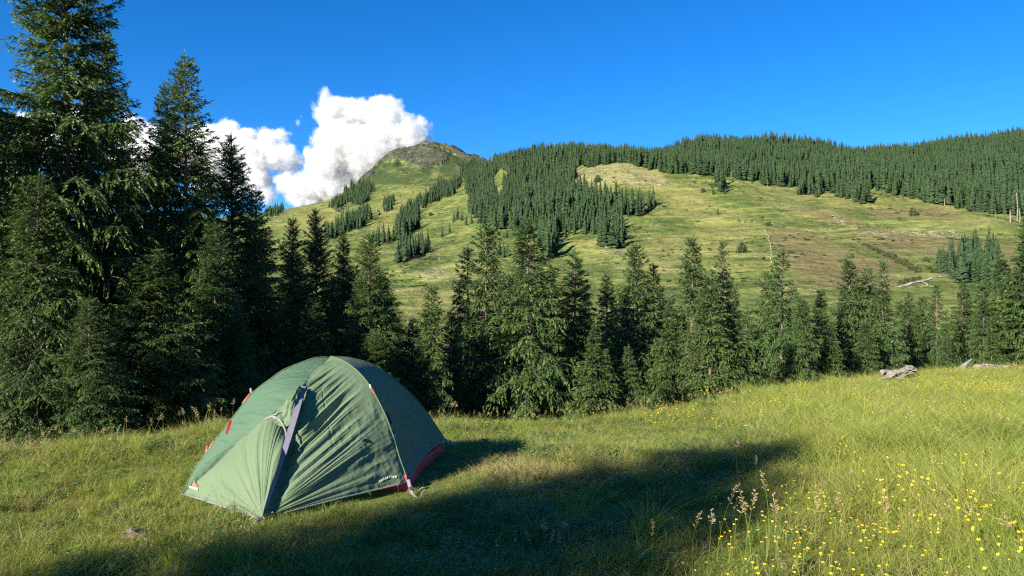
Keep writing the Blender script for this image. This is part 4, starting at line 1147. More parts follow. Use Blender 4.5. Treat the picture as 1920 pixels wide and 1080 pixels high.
def ribbon(name, pts, wd, m, label=None, upv=None, thick=0.003, sub=None, parent=None):
    """flat band of real thickness following pts; width lies across the view of its outer side"""
    pts = resample(pts, sub or 30)
    mb = MB(); V = []; 
    wds = wd if hasattr(wd, '__len__') else (wd, wd)
    for i, p in enumerate(pts):
        t = pts[min(i + 1, len(pts) - 1)] - pts[max(i - 1, 0)]; t = t / np.linalg.norm(t)
        nv_ = EYEV - p if upv is None else np.array(upv, float); nv_ = nv_ - t * np.dot(nv_, t); nv_ /= np.linalg.norm(nv_)
        sdir = np.cross(t, nv_); ww = wds[0] + (wds[1] - wds[0]) * i / (len(pts) - 1)
        for a, c in ((-1, 0), (1, 0), (1, 1), (-1, 1)):
            V.append(p + sdir * a * ww / 2 + nv_ * c * thick - T0)
    Fc = []
    for i in range(len(pts) - 1):
        for k in range(4): Fc.append((i * 4 + k, i * 4 + (k + 1) % 4, (i + 1) * 4 + (k + 1) % 4, (i + 1) * 4 + k))
    Fc += [(3, 2, 1, 0), tuple((len(pts) - 1) * 4 + k for k in range(4))]
    mb.add(V, Fc); o = mb.build(name, m, parent or tent)
    if label: o['label'] = label
    return o
def rod(name, pts, r_, m, n_=8, sub=None, label=None):
    if sub: pts = resample(pts, sub)
    mb = MB(); mb.tube([Vector(np.array(p) - T0) for p in pts], r_, n_); o = mb.build(name, m, tent, smooth=True)
    if label: o['label'] = label
    return o
# zip flap: stands proud of the front
flap = [off(P_d(567, 725, 6.32), 0.01), off(P_d(556, 768, 6.08), 0.03), off(P_d(538, 830, 5.85), 0.035), off(P_d(518, 890, 5.66), 0.03), off(P_d(496, 955, 5.45), 0.015)]
ribbon('zip_flap', flap, (0.056, 0.034), m_lilac, 'grey zip flap running from the door head down to the front peg', thick=0.008, sub=60)
ribbon('door_edging', [off(P_d(497, 785, 6.09), .02), off(P_d(512, 781, 6.06), .03), off(P_d(526, 790, 6.02), .03), off(P_d(534, 806, 5.96), .03), off(P_d(537, 824, 5.90), .02)], (0.014, 0.012), m_strap, thick=0.004)
ribbon('door_edging', [off(P_d(502, 783, 6.09), .03), off(P_d(516, 776, 6.08), .04), off(P_d(527, 772, 6.08), .035)], (0.014, 0.006), m_strap, thick=0.004)
# hems
def hemcurve(name, u_row=None, v_row=None):
    G, _ = PATCH[name]; return G[-1] if u_row else (G[0] if v_row is None else G[:, v_row])
h_r = PATCH['right'][0][-1][::8]; h_d = PATCH['door'][0][0][::8]
rod('hem', h_r, 0.006, m_hem, 6); rod('hem', h_d, 0.007, m_lilac, 6, label='lighter grey hem along the foot of the door')
rod('hem', PATCH['end'][0][-1][::8], 0.005, m_hem, 6)
# pole seams: piping over the arcs
rod('piping', [p + np.array([0, -0.002, 0.004]) for p in arcR[::12]], 0.004, m_fly, 6)
rod('piping', [p + np.array([0, 0, 0.003]) for p in arcD[::12]], 0.005, m_fly, 6)
rod('piping', [p + np.array([0, 0, 0.003]) for p in arcL[::12]], 0.005, m_fly, 6)
# poles under the sheets
for k, a in enumerate((arcR, arcL, arcD, arcE)):
    c_ = np.array([tP[0], tP[1], 0.0]); q = a + (c_ - a) * np.array([0.03, 0.03, 0]) - np.array([0, 0, 0.03]); q[-1] = a[-1] - np.array([0, 0, 0.02]) 
    rod('pole', q[::14], 0.006, m_pole, 8)
# inner tent: red groundsheet tub
fl = []
zf = lambda p: g1(p[0], p[1])
cA, cCc, cDd, cEe = tA + np.array([0.35, 0.25, 0]), tC + np.array([0.004, -0.02, 0]), tD + np.array([0.0, -0.03, 0]), tE + np.array([0.25, -0.1, 0])
tub = MB(); ring = [cA, cCc, cDd, cEe]; V = []; NS = 16
for i in range(4):
    a, b_ = ring[i], ring[(i + 1) % 4]
    for k in range(NS):
        t = k / NS; p = a * (1 - t) + b_ * t; inw = (np.array([tP[0], tP[1], 0]) - p); inw[2] = 0; inw /= np.linalg.norm(inw)
        s_ = math.sin(math.pi * t)
        p = p + inw * 0.05 * s_
        V += [(p[0], p[1], zf(p) - 0.02), tuple(np.array([p[0], p[1], 0]) + inw * 0.03 + np.array([0, 0, zf(p) + 0.10 + 0.03 * (1 - s_)]))]
m_ = NS * 4
tub.add([tuple(np.array(v) - T0) for v in V], [(2 * i, 2 * ((i + 1) % m_), 2 * ((i + 1) % m_) + 1, 2 * i + 1) for i in range(m_)] + [tuple(2 * i for i in range(m_))])
o = tub.build('groundsheet', m_red, tent, smooth=False); o['label'] = 'red groundsheet tub showing below the hem'
# straps, pegs, guy lines
def peg(p, lean=(0.1, 0.02)):
    p = np.array(p); 
    return rod('peg', [p + np.array([0, 0, -0.05]), p + np.array([lean[0] * .5, lean[1], 0.05]), p + np.array([lean[0], lean[1], 0.085]), p + np.array([lean[0] - 0.025, lean[1], 0.098]), p + np.array([lean[0] - 0.05, lean[1], 0.08])], 0.003, m_metal, 6, sub=14)
ribbon('corner_strap', [P_d(765, 900, 6.26), P_d(768, 912, 6.20), P_d(772, 925, 6.12)], 0.026, m_lilac, thick=0.004, label='grey corner strap at the right front pole foot')
ribbon('corner_strap', [P_d(770, 920, 6.14), P_d(777, 930, 6.07), P_d(785, 934, 6.03)], (0.022, 0.014), m_strap, thick=0.004)
ribbon('buckle', [P_d(770, 913, 6.17), P_d(773, 919, 6.14)], 0.034, m_dark, thick=0.008)
peg(P_d(784, 936, 6.03), (0.06, 0.0))
ribbon('corner_strap', [P_d(835, 824, 7.84), P_d(841, 831, 7.80), P_d(852, 834, 7.8)], (0.03, 0.012), m_lilac, thick=0.004)
peg(P_d(852, 837, 7.8), (0.04, 0.0))
ribbon('corner_strap', [P_d(494, 968, 5.42), P_d(484, 974, 5.36), P_d(478, 985, 5.27)], (0.035, 0.016), m_strap, thick=0.004, label='pale knotted strap at the front peg')
rod('cord', [P_d(481, 973, 5.36), P_d(489, 980, 5.32), P_d(496, 972, 5.36), P_d(487, 969, 5.37), P_d(478, 988, 5.25), P_d(473, 996, 5.2)], 0.005, m_strap, 6, sub=30)
peg(P_d(473, 995, 5.2), (0.03, 0.0))
ribbon('corner_strap', [tA, tA + np.array([-0.05, -0.03, -0.02]), tA + np.array([-0.1, -0.06, -0.05])], 0.02, m_lilac, thick=0.004)
# red loops on the poles
def tab(pts, wd, m=m_red, name='red_tab'):
    return ribbon(name, [off(p, 0.008) for p in pts], wd, m, thick=0.004, sub=10)
aR = lambda px, py: on_plane(px, py, tC, tP); aL = lambda px, py: on_plane(px, py, tA, tP)
pE = lambda x, y: on_patch('end', x, y, 0.004)
tab([aR(693, 721), aR(695, 728)], 0.012, m_white, 'white_toggle'); tab([aR(696, 727), aR(700, 734), aR(703, 739)], 0.009, m_tab)
tab([pE(723, 773), pE(729, 785), pE(733, 796)], 0.022, m_tab); tab([pE(736.5, 808), pE(739, 814)], 0.018, m_tab); tab([pE(738.5, 815), pE(740, 820)], 0.018, m_white, 'white_toggle')
tab([on_patch('upleft', 433, 789), on_patch('upleft', 430, 801), on_patch('upleft', 426, 814)], 0.028, m_tab)
rod('red_pole_clip', [P_d(402, 826, 6.62), P_d(391, 845, 6.55)], 0.013, m_pole, 8, label='reddish pole clip sticking out behind the left edge')
rod('red_pole_clip', [P_d(389, 836, 6.6), P_d(387, 850, 6.55)], 0.013, m_pole, 8)
rod('red_pole_clip', [P_d(474, 733, 6.95), P_d(466, 742, 6.85), P_d(455, 757, 6.8)], 0.010, m_pole, 8)
rod('red_pole_clip', [P_d(470, 729, 6.95), P_d(472, 738, 6.9)], 0.012, m_lilac, 8)
# buckle dot beside the zip and leaf scrap on the sheet
tab([on_patch('right', 541, 829, 0.01), on_patch('right', 543, 834, 0.01)], 0.018, m_dark, 'buckle')
tab([on_patch('right', 675, 821, 0.006), on_patch('right', 680, 826, 0.006)], 0.022, m_dark, 'fallen_scrap')
# prints
def poly_print(name, pat, pts, wd, m, label=None):
    mb = MB(); P3 = [on_patch(pat, x, y, 0.004) for x, y in pts]
    mb.tube([Vector(p - T0) for p in P3], wd, 5); o = mb.build(name, m, tent)
    if label: o['label'] = label
for pts in ([(752, 764), (754, 772), (754, 782), (753, 792), (757, 806)], [(752, 764), (757, 764), (762, 771), (766, 777), (767, 784), (776, 788), (772, 792), (767, 792)], [(757, 776), (760, 778), (760, 792), (759, 802)]):
    poly_print('outline_print', 'end', pts, 0.0022, m_outl)
def fillprint(name, pat, pts, m, label=None):
    mb = MB(); P3 = [on_patch(pat, x, y, 0.010) - T0 for x, y in pts]; c = sum(P3) / len(P3)
    mb.add([c] + P3, [(0, i + 1, (i + 1) % len(P3) + 1) for i in range(len(P3))]); o = mb.build(name, m, tent)
    if label: o['label'] = label
m_logo = flat('faded_red_print', (0.28, 0.12, 0.09))
fillprint('red_peak_print', 'door', [(361.5, 911.5), (364, 905), (366, 901.5), (368, 905.5), (371, 910), (373, 913), (367, 912.5)], m_logo, 'small faded red peak print above a white strip')
for k in range(6):
    x0 = 357 + k * 2.6; y0 = 911.8 + k * 0.85
    fillprint('white_letter_print', 'door', [(x0, y0), (x0 + 2.1, y0 + 0.7), (x0 + 1.9, y0 + 4.0), (x0 - 0.2, y0 + 3.3)], m_white)
rl = random.Random(4)
for k in range(9):
    x0 = 712 + k * 3.6; y0 = 902.5 - 8.0 * math.sin(min(1.0, k / 6.0) * math.pi / 2) + 0.3 * rl.uniform(-1, 1)
    x1 = x0 + rl.uniform(-0.6, 0.6)
    poly_print('white_letter_print', 'right', [(x0, y0 + 2.2), (x1 + 0.4, y0 - 2.2), (x0 + 2.2, y0 - 1.6), (x0 + 1.8, y0 + 1.6)], 0.0022, m_white)
# ------------------------------------------------------------------ grass, herbs and flowers
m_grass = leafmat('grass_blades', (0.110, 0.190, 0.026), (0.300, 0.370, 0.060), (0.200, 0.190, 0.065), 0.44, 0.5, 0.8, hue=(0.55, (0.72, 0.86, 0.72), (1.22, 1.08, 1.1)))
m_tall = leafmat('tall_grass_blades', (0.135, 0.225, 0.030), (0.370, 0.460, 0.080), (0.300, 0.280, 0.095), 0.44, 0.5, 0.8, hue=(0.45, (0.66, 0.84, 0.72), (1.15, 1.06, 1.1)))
m_dry = leafmat('dry_grass', (0.25, 0.21, 0.10), (0.42, 0.35, 0.19), (0.22, 0.15, 0.08), 0.2, 0.7, 0.6)
m_herb = leafmat('herb_leaves', (0.080, 0.155, 0.030), (0.160, 0.240, 0.050), (0.070, 0.095, 0.030), 0.25, 0.5, 0.6)
m_yellow, n, b, out = mat('buttercup_petals', 0.4, 0.4); b.inputs['Base Color'].default_value = (0.85, 0.55, 0.015, 1)
m_whitef, n, b, out = mat('clover_white', 0.7, 0.2); b.inputs['Base Color'].default_value = (0.50, 0.50, 0.42, 1)
def blades(rg, nb, h, w_, spread, lean, bend, seg=4, fan=False):
    a = rg.uniform(0, 6.283, nb); r_ = spread * np.sqrt(rg.random(nb))
    bx = r_ * np.cos(a); by = r_ * np.sin(a)
    la = (a if fan else rg.uniform(0, 6.283, nb)) + rg.normal(0, 0.4, nb)
    ln = np.abs(rg.normal(0, lean, nb)) + (0.15 if fan else 0); H = h * rg.uniform(0.45, 1.15, nb); bd = bend * rg.uniform(0.2, 1.4, nb)
    S = np.linspace(0, 1, seg + 1)
    hx = np.cos(la); hy = np.sin(la)
    d = H[:, None] * (ln[:, None] * S + bd[:, None] * S ** 2.4)
    z = H[:, None] * (S - 0.35 * (bd[:, None]) * S ** 3)
    X = bx[:, None] + hx[:, None] * d; Y = by[:, None] + hy[:, None] * d
    tw = rg.uniform(0, 6.283, nb)
    wx = np.cos(tw)[:, None] * w_ * (1 - S ** 1.8) * rg.uniform(0.6, 1.2, nb)[:, None]; wy = np.sin(tw)[:, None] * w_ * (1 - S ** 1.8)
    L_ = np.stack([X - wx, Y - wy, z], -1); R_ = np.stack([X + wx, Y + wy, z], -1)
    V = np.stack([L_, R_], 2)            # nb, seg+1, 2, 3
    V = V.reshape(-1, 3)
    base = (np.arange(nb) * (seg + 1) * 2)[:, None]; Q = []
    for i in range(seg): Q.append(np.concatenate([base + i * 2, base + i * 2 + 1, base + i * 2 + 3, base + i * 2 + 2], 1))
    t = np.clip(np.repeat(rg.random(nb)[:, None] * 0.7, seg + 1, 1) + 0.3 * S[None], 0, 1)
    return V, np.concatenate(Q), np.repeat(t.reshape(-1), 2)
def join(*parts):
    V = []; Q = []; T = []; M_ = []; k = 0
    for (v, q, t, mi) in parts:
        V.append(v); Q.append(q + k); T.append(t); M_.append(np.full(len(q), mi)); k += len(v)
    return np.concatenate(V), np.concatenate(Q), np.concatenate(T), np.concatenate(M_)
def clump(seed, spec, mats_):
    rg = np.random.default_rng(seed)
    V, Q, T, Mi = join(*[(*blades(rg, *s[:-1]), s[-1]) for s in spec])
    me = mesh_np('grass_clump', V, quads=Q, attrs={'tint': T}, mat_idx=Mi)
    for m in mats_: me.materials.append(m)
    return me
def herb(seed):
    rg = np.random.default_rng(seed); V = []; Q = []; T = []
    for i in range(26):
        a = rg.uniform(0, 6.28); r_ = 0.075 * math.sqrt(rg.random()); z = rg.uniform(0.02, 0.10); c = np.array([r_ * math.cos(a), r_ * math.sin(a), z])
        d = np.array([math.cos(a + rg.normal(0, .8)), math.sin(a + rg.normal(0, .8)), rg.uniform(-.2, .5)]); d /= np.linalg.norm(d); s = np.cross(d, [0, 0, 1]); L = rg.uniform(.02, .04)
        k = len(V); V += [c, c + d * L * .5 + s * L * .35, c + d * L, c + d * L * .5 - s * L * .35]; Q.append((k, k + 1, k + 2, k + 3)); T += [rg.random()] * 4
    v2, q2, t2 = blades(rg, 12, 0.10, 0.0016, 0.06, 0.3, 0.3)
    V, Q, T, Mi = join((np.array(V), np.array(Q), np.array(T), 0), (v2, q2, t2, 1))
    me = mesh_np('herb_clump', V, quads=Q, attrs={'tint': T}, mat_idx=Mi); me.materials.append(m_herb); me.materials.append(m_grass); return me
SRC = [
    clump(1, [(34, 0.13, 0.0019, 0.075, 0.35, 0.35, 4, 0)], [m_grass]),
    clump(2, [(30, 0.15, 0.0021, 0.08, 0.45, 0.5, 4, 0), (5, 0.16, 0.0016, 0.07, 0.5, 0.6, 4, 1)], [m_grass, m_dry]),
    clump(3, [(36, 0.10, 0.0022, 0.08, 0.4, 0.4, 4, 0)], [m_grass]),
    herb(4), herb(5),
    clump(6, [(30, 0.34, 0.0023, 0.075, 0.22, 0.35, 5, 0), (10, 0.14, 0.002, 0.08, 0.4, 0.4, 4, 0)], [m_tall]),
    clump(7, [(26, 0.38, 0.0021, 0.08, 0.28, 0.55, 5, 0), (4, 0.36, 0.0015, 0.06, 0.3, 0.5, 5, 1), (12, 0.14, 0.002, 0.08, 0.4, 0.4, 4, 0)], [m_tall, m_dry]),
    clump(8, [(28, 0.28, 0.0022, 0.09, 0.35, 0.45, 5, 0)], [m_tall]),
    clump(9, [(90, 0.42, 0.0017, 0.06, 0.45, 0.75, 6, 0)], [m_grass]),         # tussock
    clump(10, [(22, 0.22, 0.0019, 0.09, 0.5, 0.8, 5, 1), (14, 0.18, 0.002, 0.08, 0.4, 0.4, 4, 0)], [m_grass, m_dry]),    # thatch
]
# plumed stalks
def stalk(seed, h=0.55, plume=0.13, dens=26, mats_=None):
    rg = np.random.default_rng(seed); mb = MB()
    la = rg.uniform(0, 6.28); bend = rg.uniform(0.04, 0.16)
    f_ = lambda s: np.array([math.cos(la) * bend * h * 1.6 * s ** 2.4, math.sin(la) * bend * h * 1.6 * s ** 2.4, h * s * (1 - 0.1 * s * bend)])
    mb.tube([Vector(f_(s)) for s in np.linspace(0, 1, 7)], list(np.linspace(0.0016, 0.0007, 7)), 3, m=0)
    for i in range(dens):
        s = 1 - plume / h * rg.random(); p = f_(s); a = rg.uniform(0, 6.28); el = rg.uniform(0.2, 1.1)
        d = np.array([math.cos(a) * math.cos(el), math.sin(a) * math.cos(el), math.sin(el)]); L = rg.uniform(0.010, 0.024) * (0.6 + (1 - s) * h / plume)
        q = p + d * L; sd_ = nrm(np.cross(d, rg.normal(0, 1, 3)))
        mb.add([p, q + sd_ * 0.0035, q + d * 0.009, q - sd_ * 0.0035], [(0, 1, 2, 3)], 1)
    v2, q2, t2 = blades(rg, 3, h * 0.5, 0.002, 0.01, 0.2, 0.5)
    mb.add([tuple(x) for x in v2], [tuple(int(y) for y in x) for x in q2], 0)
    me = bpy.data.meshes.new('stalk'); me.from_pydata(mb.v, [], mb.f); me.update()
    for i, p in enumerate(me.polygons): p.material_index = mb.m[i]
    t = me.attributes.new('tint', 'FLOAT', 'POINT'); t.data.foreach_set('value', rg.random(len(me.vertices)).astype(np.float32))
    for m in (mats_ or (m_tall, m_dry)): me.materials.append(m)
    return me
STALK = [stalk(i, 0.50 + 0.05 * (i % 3), 0.11 + 0.03 * (i % 2), 30) for i in range(6)]
def buttercup(seed, h=0.36, heads=2):
    rg = np.random.default_rng(seed); mb = MB()
    def head(c, up_):
        up_ = up_ / np.linalg.norm(up_); a = np.cross(up_, [0.3, 0.5, 0.1]); a /= np.linalg.norm(a); b_ = np.cross(up_, a)
        for k in range(5):
            t = k * 1.2566 + 0.2; r_ = 0.0098
            e = lambda tt, rr, zz: c + a * math.cos(tt) * rr + b_ * math.sin(tt) * rr + up_ * zz
            mb.add([c, e(t - 0.55, r_ * 0.75, 0.005), e(t - 0.25, r_, 0.008), e(t + 0.25, r_, 0.008), e(t + 0.55, r_ * 0.75, 0.005)], [(0, 1, 2, 3, 4)], 1)
        mb.tube([Vector(c), Vector(c + up_ * 0.005)], 0.003, 5, m=1)
    for k in range(heads):
        la = rg.uniform(0, 6.28); ln = rg.uniform(0.05, 0.3); hh = h * rg.uniform(0.75, 1.1)
        P_ = [np.array([math.cos(la) * ln * hh * s ** 1.5, math.sin(la) * ln * hh * s ** 1.5, hh * s]) for s in np.linspace(0, 1, 5)]
        mb.tube([Vector(p) for p in P_], 0.0011, 3, m=0)
        head(P_[-1], np.array([math.cos(la) * 0.5 - 0.25, math.sin(la) * 0.5 - 0.3, 0.9]))
    for k in range(5):
        a = rg.uniform(0, 6.28); z = rg.uniform(0.05, 0.5) * h; d = np.array([math.cos(a), math.sin(a), 0.35]); s = np.cross(d, [0, 0, 1.0])
        p = np.array([0, 0, z]); mb.add([p, p + d * 0.03 + s * 0.006, p + d * 0.06, p + d * 0.03 - s * 0.006], [(0, 1, 2, 3)], 0)
    me = bpy.data.meshes.new('buttercup'); me.from_pydata([tuple(map(float, v)) for v in mb.v], [], mb.f); me.update()
    for i, p in enumerate(me.polygons): p.material_index = mb.m[i]
    t = me.attributes.new('tint', 'FLOAT', 'POINT'); t.data.foreach_set('value', np.full(len(me.vertices), 0.5, np.float32))
    me.materials.append(m_tall); me.materials.append(m_yellow)
    return me
BUT = [buttercup(i, 0.34 + 0.02 * (i % 3), 1 + i % 3) for i in range(6)]
def clover(seed):
    rg = np.random.default_rng(seed); mb = MB(); h = 0.12
    mb.tube([(0, 0, 0), (0.005, 0, h)], 0.0012, 3, m=0)
    for k in range(22):
        d = nrm(rg.normal(0, 1, 3)); d[2] = abs(d[2]) * 0.9 - 0.2; c = np.array([0.005, 0, h]); s = nrm(np.cross(d, rg.normal(0, 1, 3)))
        mb.add([c, c + d * 0.009 + s * 0.0025, c + d * 0.009 - s * 0.0025], [(0, 1, 2)], 1)
    me = bpy.data.meshes.new('clover'); me.from_pydata([tuple(map(float, v)) for v in mb.v], [], mb.f); me.update()
    for i, p in enumerate(me.polygons): p.material_index = mb.m[i]
    me.materials.append(m_herb); me.materials.append(m_whitef); return me
CLO = [clover(1), clover(2)]

FOOT = [tuple(p[:2]) for p in (tA, tB, tC + np.array([0.0, -0.03, 0]), tD, tE)]
def in_tent(x, y):
    c = np.mean(np.array(FOOT), 0); P_ = [tuple(c + (np.array(p) - c) * 0.985) for p in FOOT]
    return inpoly(x, y, P_)
def edgeD(px): return np.interp(px, _ex, [e[1] for e in EDGE])
def sample(n_, d0, d1, power, phi=0.86, seed=0):
    """points over the wedge in view: density per square metre falls as D**-power"""
    rg = np.random.default_rng(seed)
    e = 2 - power; u = rg.random(n_)
    D = (d0 ** e + u * (d1 ** e - d0 ** e)) ** (1 / e)
    tn = rg.uniform(-math.tan(phi), math.tan(phi), n_)
    return D * tn, D
def tallness(x, y):
    """0 = short turf, 1 = tall meadow grass"""
    px, D = 960 + F * x / np.maximum(y, .5), y
    right = sstep(x / 1.0, 0.9 + 0.18 * y, 2.6 + 0.20 * y)
    e = edgeD(px)
    rim = sstep(D, e * 0.80, e * 0.98) * (0.35 + 0.45 * sstep(px, 1250, 1500))
    patch_ = 0.5 * sstep(fbm(x / 1.6, y / 1.6, 2, 51), 0.15, 0.6)
    t = np.maximum(right, rim) + patch_ * 0.45
    t = t - 0.5 * np.exp(-((x - 0.2) ** 2 / 2.0 + (y - 7.3) ** 2 / 1.2))
    return np.clip(t, 0, 1)
x1, y1 = sample(64000, 1.5, 46, 1.22, seed=1)
x2, y2 = sample(16000, 1.5, 9, 0.9, seed=2)
gx = np.concatenate([x1, x2]); gy = np.concatenate([y1, y2])
px_ = 960 + F * gx / gy
k = ~in_tent(gx, gy) & (gy < edgeD(px_) + 11)
gx, gy, px_ = gx[k], gy[k], px_[k]; gz = ground(gx, gy)
gr = np.random.default_rng(8); n_ = len(gx)
T_ = tallness(gx, gy)
u = gr.random(n_); pn = fbm(gx / 0.8, gy / 0.8, 3, 61); pn2 = fbm(gx / 2.5, gy / 2.5, 3, 65)
var = np.where(u < 0.35, 0, np.where(u < 0.62, 1, 2))
herbm = (gr.random(n_) < 0.22 + 0.5 * sstep(pn, 0.15, 0.4)) & (T_ < 0.6); var = np.where(herbm, 3 + (u * 2).astype(int), var)
tallm = gr.random(n_) < T_ * 0.85; var = np.where(tallm, 5 + (u * 3).astype(int), var)
dist_fac = np.clip(gy / 5.0, 0.9, 2.2) ** 0.55
sc = gr.uniform(0.7, 1.2, n_) * (1 + 0.25 * pn2) * (0.80 + 0.45 * T_)
sc = np.where((var >= 5) & (var <= 7), sc * (0.60 + 0.36 * sstep(gx / 1.0, 0.9 + 0.18 * gy, 2.6 + 0.20 * gy)), sc)
sc = sc * (1 + 0.45 * fbm(gx / 0.45, gy / 0.45, 2, 67))
near_t = np.exp(-np.maximum(0, np.hypot(gx + 1.7, gy - 6.8) - 1.1) / 0.5); sc = sc * (1 - 0.45 * np.clip(near_t, 0, 1)) * (1 - 0.55 * np.exp(-((gx + 1.0) ** 2 + (gy - 6.15) ** 2) / 0.14))
thatch = (gr.random(n_) < 0.75 * np.exp(-((gx - 0.15) ** 2 / 1.2 + (gy - 7.0) ** 2 / 0.12)) ) | (gr.random(n_) < 0.04) | ((gr.random(n_) < 0.30) & (pn2 > 0.25) & (T_ > 0.3))
var = np.where(thatch, 9, var)
tuss = (gr.random(n_) < 0.045 * sstep(fbm(gx / 0.9, gy / 0.9, 2, 97), 0.0, 0.4)) & ((T_ > 0.25) | (gx > 0.3)); var = np.where(tuss, 8, var); sc = np.where(tuss, sc * 0.75, sc)
scl = np.stack([sc * dist_fac, sc * dist_fac, sc], -1)
rot = np.stack([gr.normal(0, 0.08, n_), gr.normal(0, 0.08, n_), gr.uniform(0, 6.283, n_)], -1)
ga = scatter('grass', np.stack([gx, gy, gz - 0.005], -1), rot, scl, var, source_coll('grass_source', SRC))
tag(ga, 'meadow grass and herbs covering the ground', 'grass')
# tussocks one can tell apart
TUS = [(1215, 1010, 1.15), (1175, 1075, 0.9), (430, 1075, 1.2), (330, 1065, 1.1), (1330, 885, 1.2), (1400, 870, 1.15), (1375, 845, 1.0), (110, 920, 0.8), (1085, 985, 0.9), (1260, 850, 1.0), (1480, 860, 0.9), (470, 1088, 0.8)]
def floor_at(px, v):
    d = np.linspace(2.2, 45, 2500); x = (px - 960) / F * d; z = ground(x, d); vv = 540 - (z - EYE) / d * F
    k = np.argmax(vv <= v); return float(x[k]), float(d[k]), float(z[k])
TL = ['big arching tussock in the shade right of the middle', 'tussock at the lower edge in the shade', 'tall tussock at the lower left below the tent', 'tussock left of the tall one at the lower left', 'dark tussock inside the broad shadow on the right', 'tussock at the right end of the shadow', 'upright tussock standing in the shadow tip',
      'small dark tussock on the left slope', 'arching tussock in the middle of the shade', 'tussock at the upper rim of the shadow', 'tussock just outside the shadow tip', 'small tussock between the tall one and the tent peg']
for i, (px, v, s) in enumerate(TUS):
    x, y, z = floor_at(px, v); o = bpy.data.objects.new('grass_tussock', SRC[8]); COL.objects.link(o)
    o.location = (x, y, z - 0.01); o.scale = (s, s, s); o.rotation_euler = (0, 0, i * 1.7); tag(o, TL[i], 'tussock', 'tussocks in the meadow')
# seed heads along the rim and through the tall grass
sx, sy = sample(15000, 2.5, 45, 0.9, seed=5)
sp = 960 + F * sx / sy; e = edgeD(sp); sr = np.random.default_rng(6)
pr_ = 0.85 * sstep(sy, e * 0.80, e * 0.93) * (1 - sstep(sy, e * 1.18, e * 1.4)) * (0.3 + 0.7 * sstep(fbm(sx / 1.1, sy / 1.1, 2, 91), -0.2, 0.35)) + 0.07 * tallness(sx, sy) + 0.012
k = (sr.random(len(sx)) < pr_) & ~in_tent(sx, sy); sx, sy = sx[k], sy[k]; n_ = len(sx)
print('stalks', n_)
ss = sr.uniform(0.55, 1.05, n_) * (0.62 + 0.3 * tallness(sx, sy))
sg = scatter('seed_grass', np.stack([sx, sy, ground(sx, sy)], -1), np.stack([sr.normal(0, .12, n_), sr.normal(0, .12, n_), sr.uniform(0, 6.28, n_)], -1), np.stack([ss * 1.3, ss * 1.3, ss], -1), sr.integers(0, 6, n_), source_coll('stalk_source', STALK))
tag(sg, 'plumed seed grass standing along the rim of the meadow', 'grass')
# plumed stalks near the camera that stand out singly
SP = [(1325,1078,1.2),(1345,1050,1.3),(1362,1075,1.0),(1395,1068,1.25),(1412,1090,1.1),(1437,1060,1.1),(1462,1092,1.2),(1300,1085,1.1),(1518,1030,1.05),(1530,1060,1.15),(1583,1040,0.9),(1596,1060,0.9),(1653,1100,1.3),(1672,1092,1.0),(965,1068,0.62),(955,1075,0.6),(942,1085,0.62),(1010,1092,0.6),(1045,1086,0.7),(1030,1095,0.66),(1385,930,0.9),(1420,922,0.9),(1310,900,0.8),(665,1080,0.5),(700,960,0.42),(1745,1090,1.1),(1800,1080,0.9),(1225,1095,0.8),(130,1070,1.0),(105,1085,0.9),(160,1090,0.8),(560,1085,0.5),(1700,800,0.9),(1490,760,1.0)]
for i, (px, v, s) in enumerate(SP):
    x, y, z = floor_at(px, v); o = bpy.data.objects.new('plumed_grass_stalk', STALK[i % 6]); COL.objects.link(o)
    s *= 0.8; o.location = (x, y, z); o.scale = (s * (0.8 + 0.07 * (i % 5)), s * 0.9, s * (0.85 + 0.05 * (i % 7))); o.rotation_euler = (0.12 * math.sin(i * 2.3), 0.12 * math.cos(i * 1.7), i * 2.1)
    ph = 'in front of the yellow flowers at the lower right' if px > 1280 and v > 950 else ('standing up from the shaded turf at the lower middle' if 600 < px <= 1280 and v > 950 else ('at the lower left corner' if px < 600 else 'in the tall grass further back'))
    tag(o, 'pale plumed grass stalk ' + ph, 'grass stalk', 'plumed stalks ' + ph)
# buttercups
bx, by = sample(36000, 2.6, 40, 0.7, seed=11)
bp_ = 960 + F * bx / by; br_ = np.random.default_rng(12); pt = fbm(bx / 1.7, by / 1.7, 3, 71)
right = sstep(bp_, 1240, 1480 )
pr_ = right * (0.03 + 0.34 * sstep(pt, -0.05, 0.45)) + 0.012 * (1 - right) * sstep(pt, 0.1, 0.5)
bz_ = ground(bx, by); bv = 540 - (bz_ - EYE) / by * F
pr_ = pr_ + 0.55 * inpoly(bp_, bv, [(1290, 985), (1560, 960), (1700, 1010), (1920, 1010), (1920, 1200), (1330, 1200)]) * 0.6
pr_ = pr_ + 0.4 * inpoly(bp_, bv, [(1200, 775), (1300, 760), (1330, 800), (1220, 815)]) + 0.35 * inpoly(bp_, bv, [(1640, 735), (1850, 715), (1930, 740), (1930, 765), (1750, 750)])
pr_ = np.where(inpoly(bp_, bv, [(1150, 860), (1480, 800), (1500, 900), (1330, 960), (1100, 1000)]), pr_ * 0.15, pr_)
k = (br_.random(len(bx)) < pr_) & ~in_tent(bx, by) & (by < edgeD(bp_) + 2); bx, by, bz_ = bx[k], by[k], bz_[k]; bp_, bv = bp_[k], bv[k]
print('buttercups', len(bx))
inframe = (bp_ > 20) & (bp_ < 1900) & (bv < 1230)
order = np.argsort(by + 100 * ~inframe); ind = order[:230]; rst = order[230:]
hb = np.where(tallness(bx, by) > 0.4, 1.0, 0.55) * br_.uniform(0.75, 1.1, len(bx))
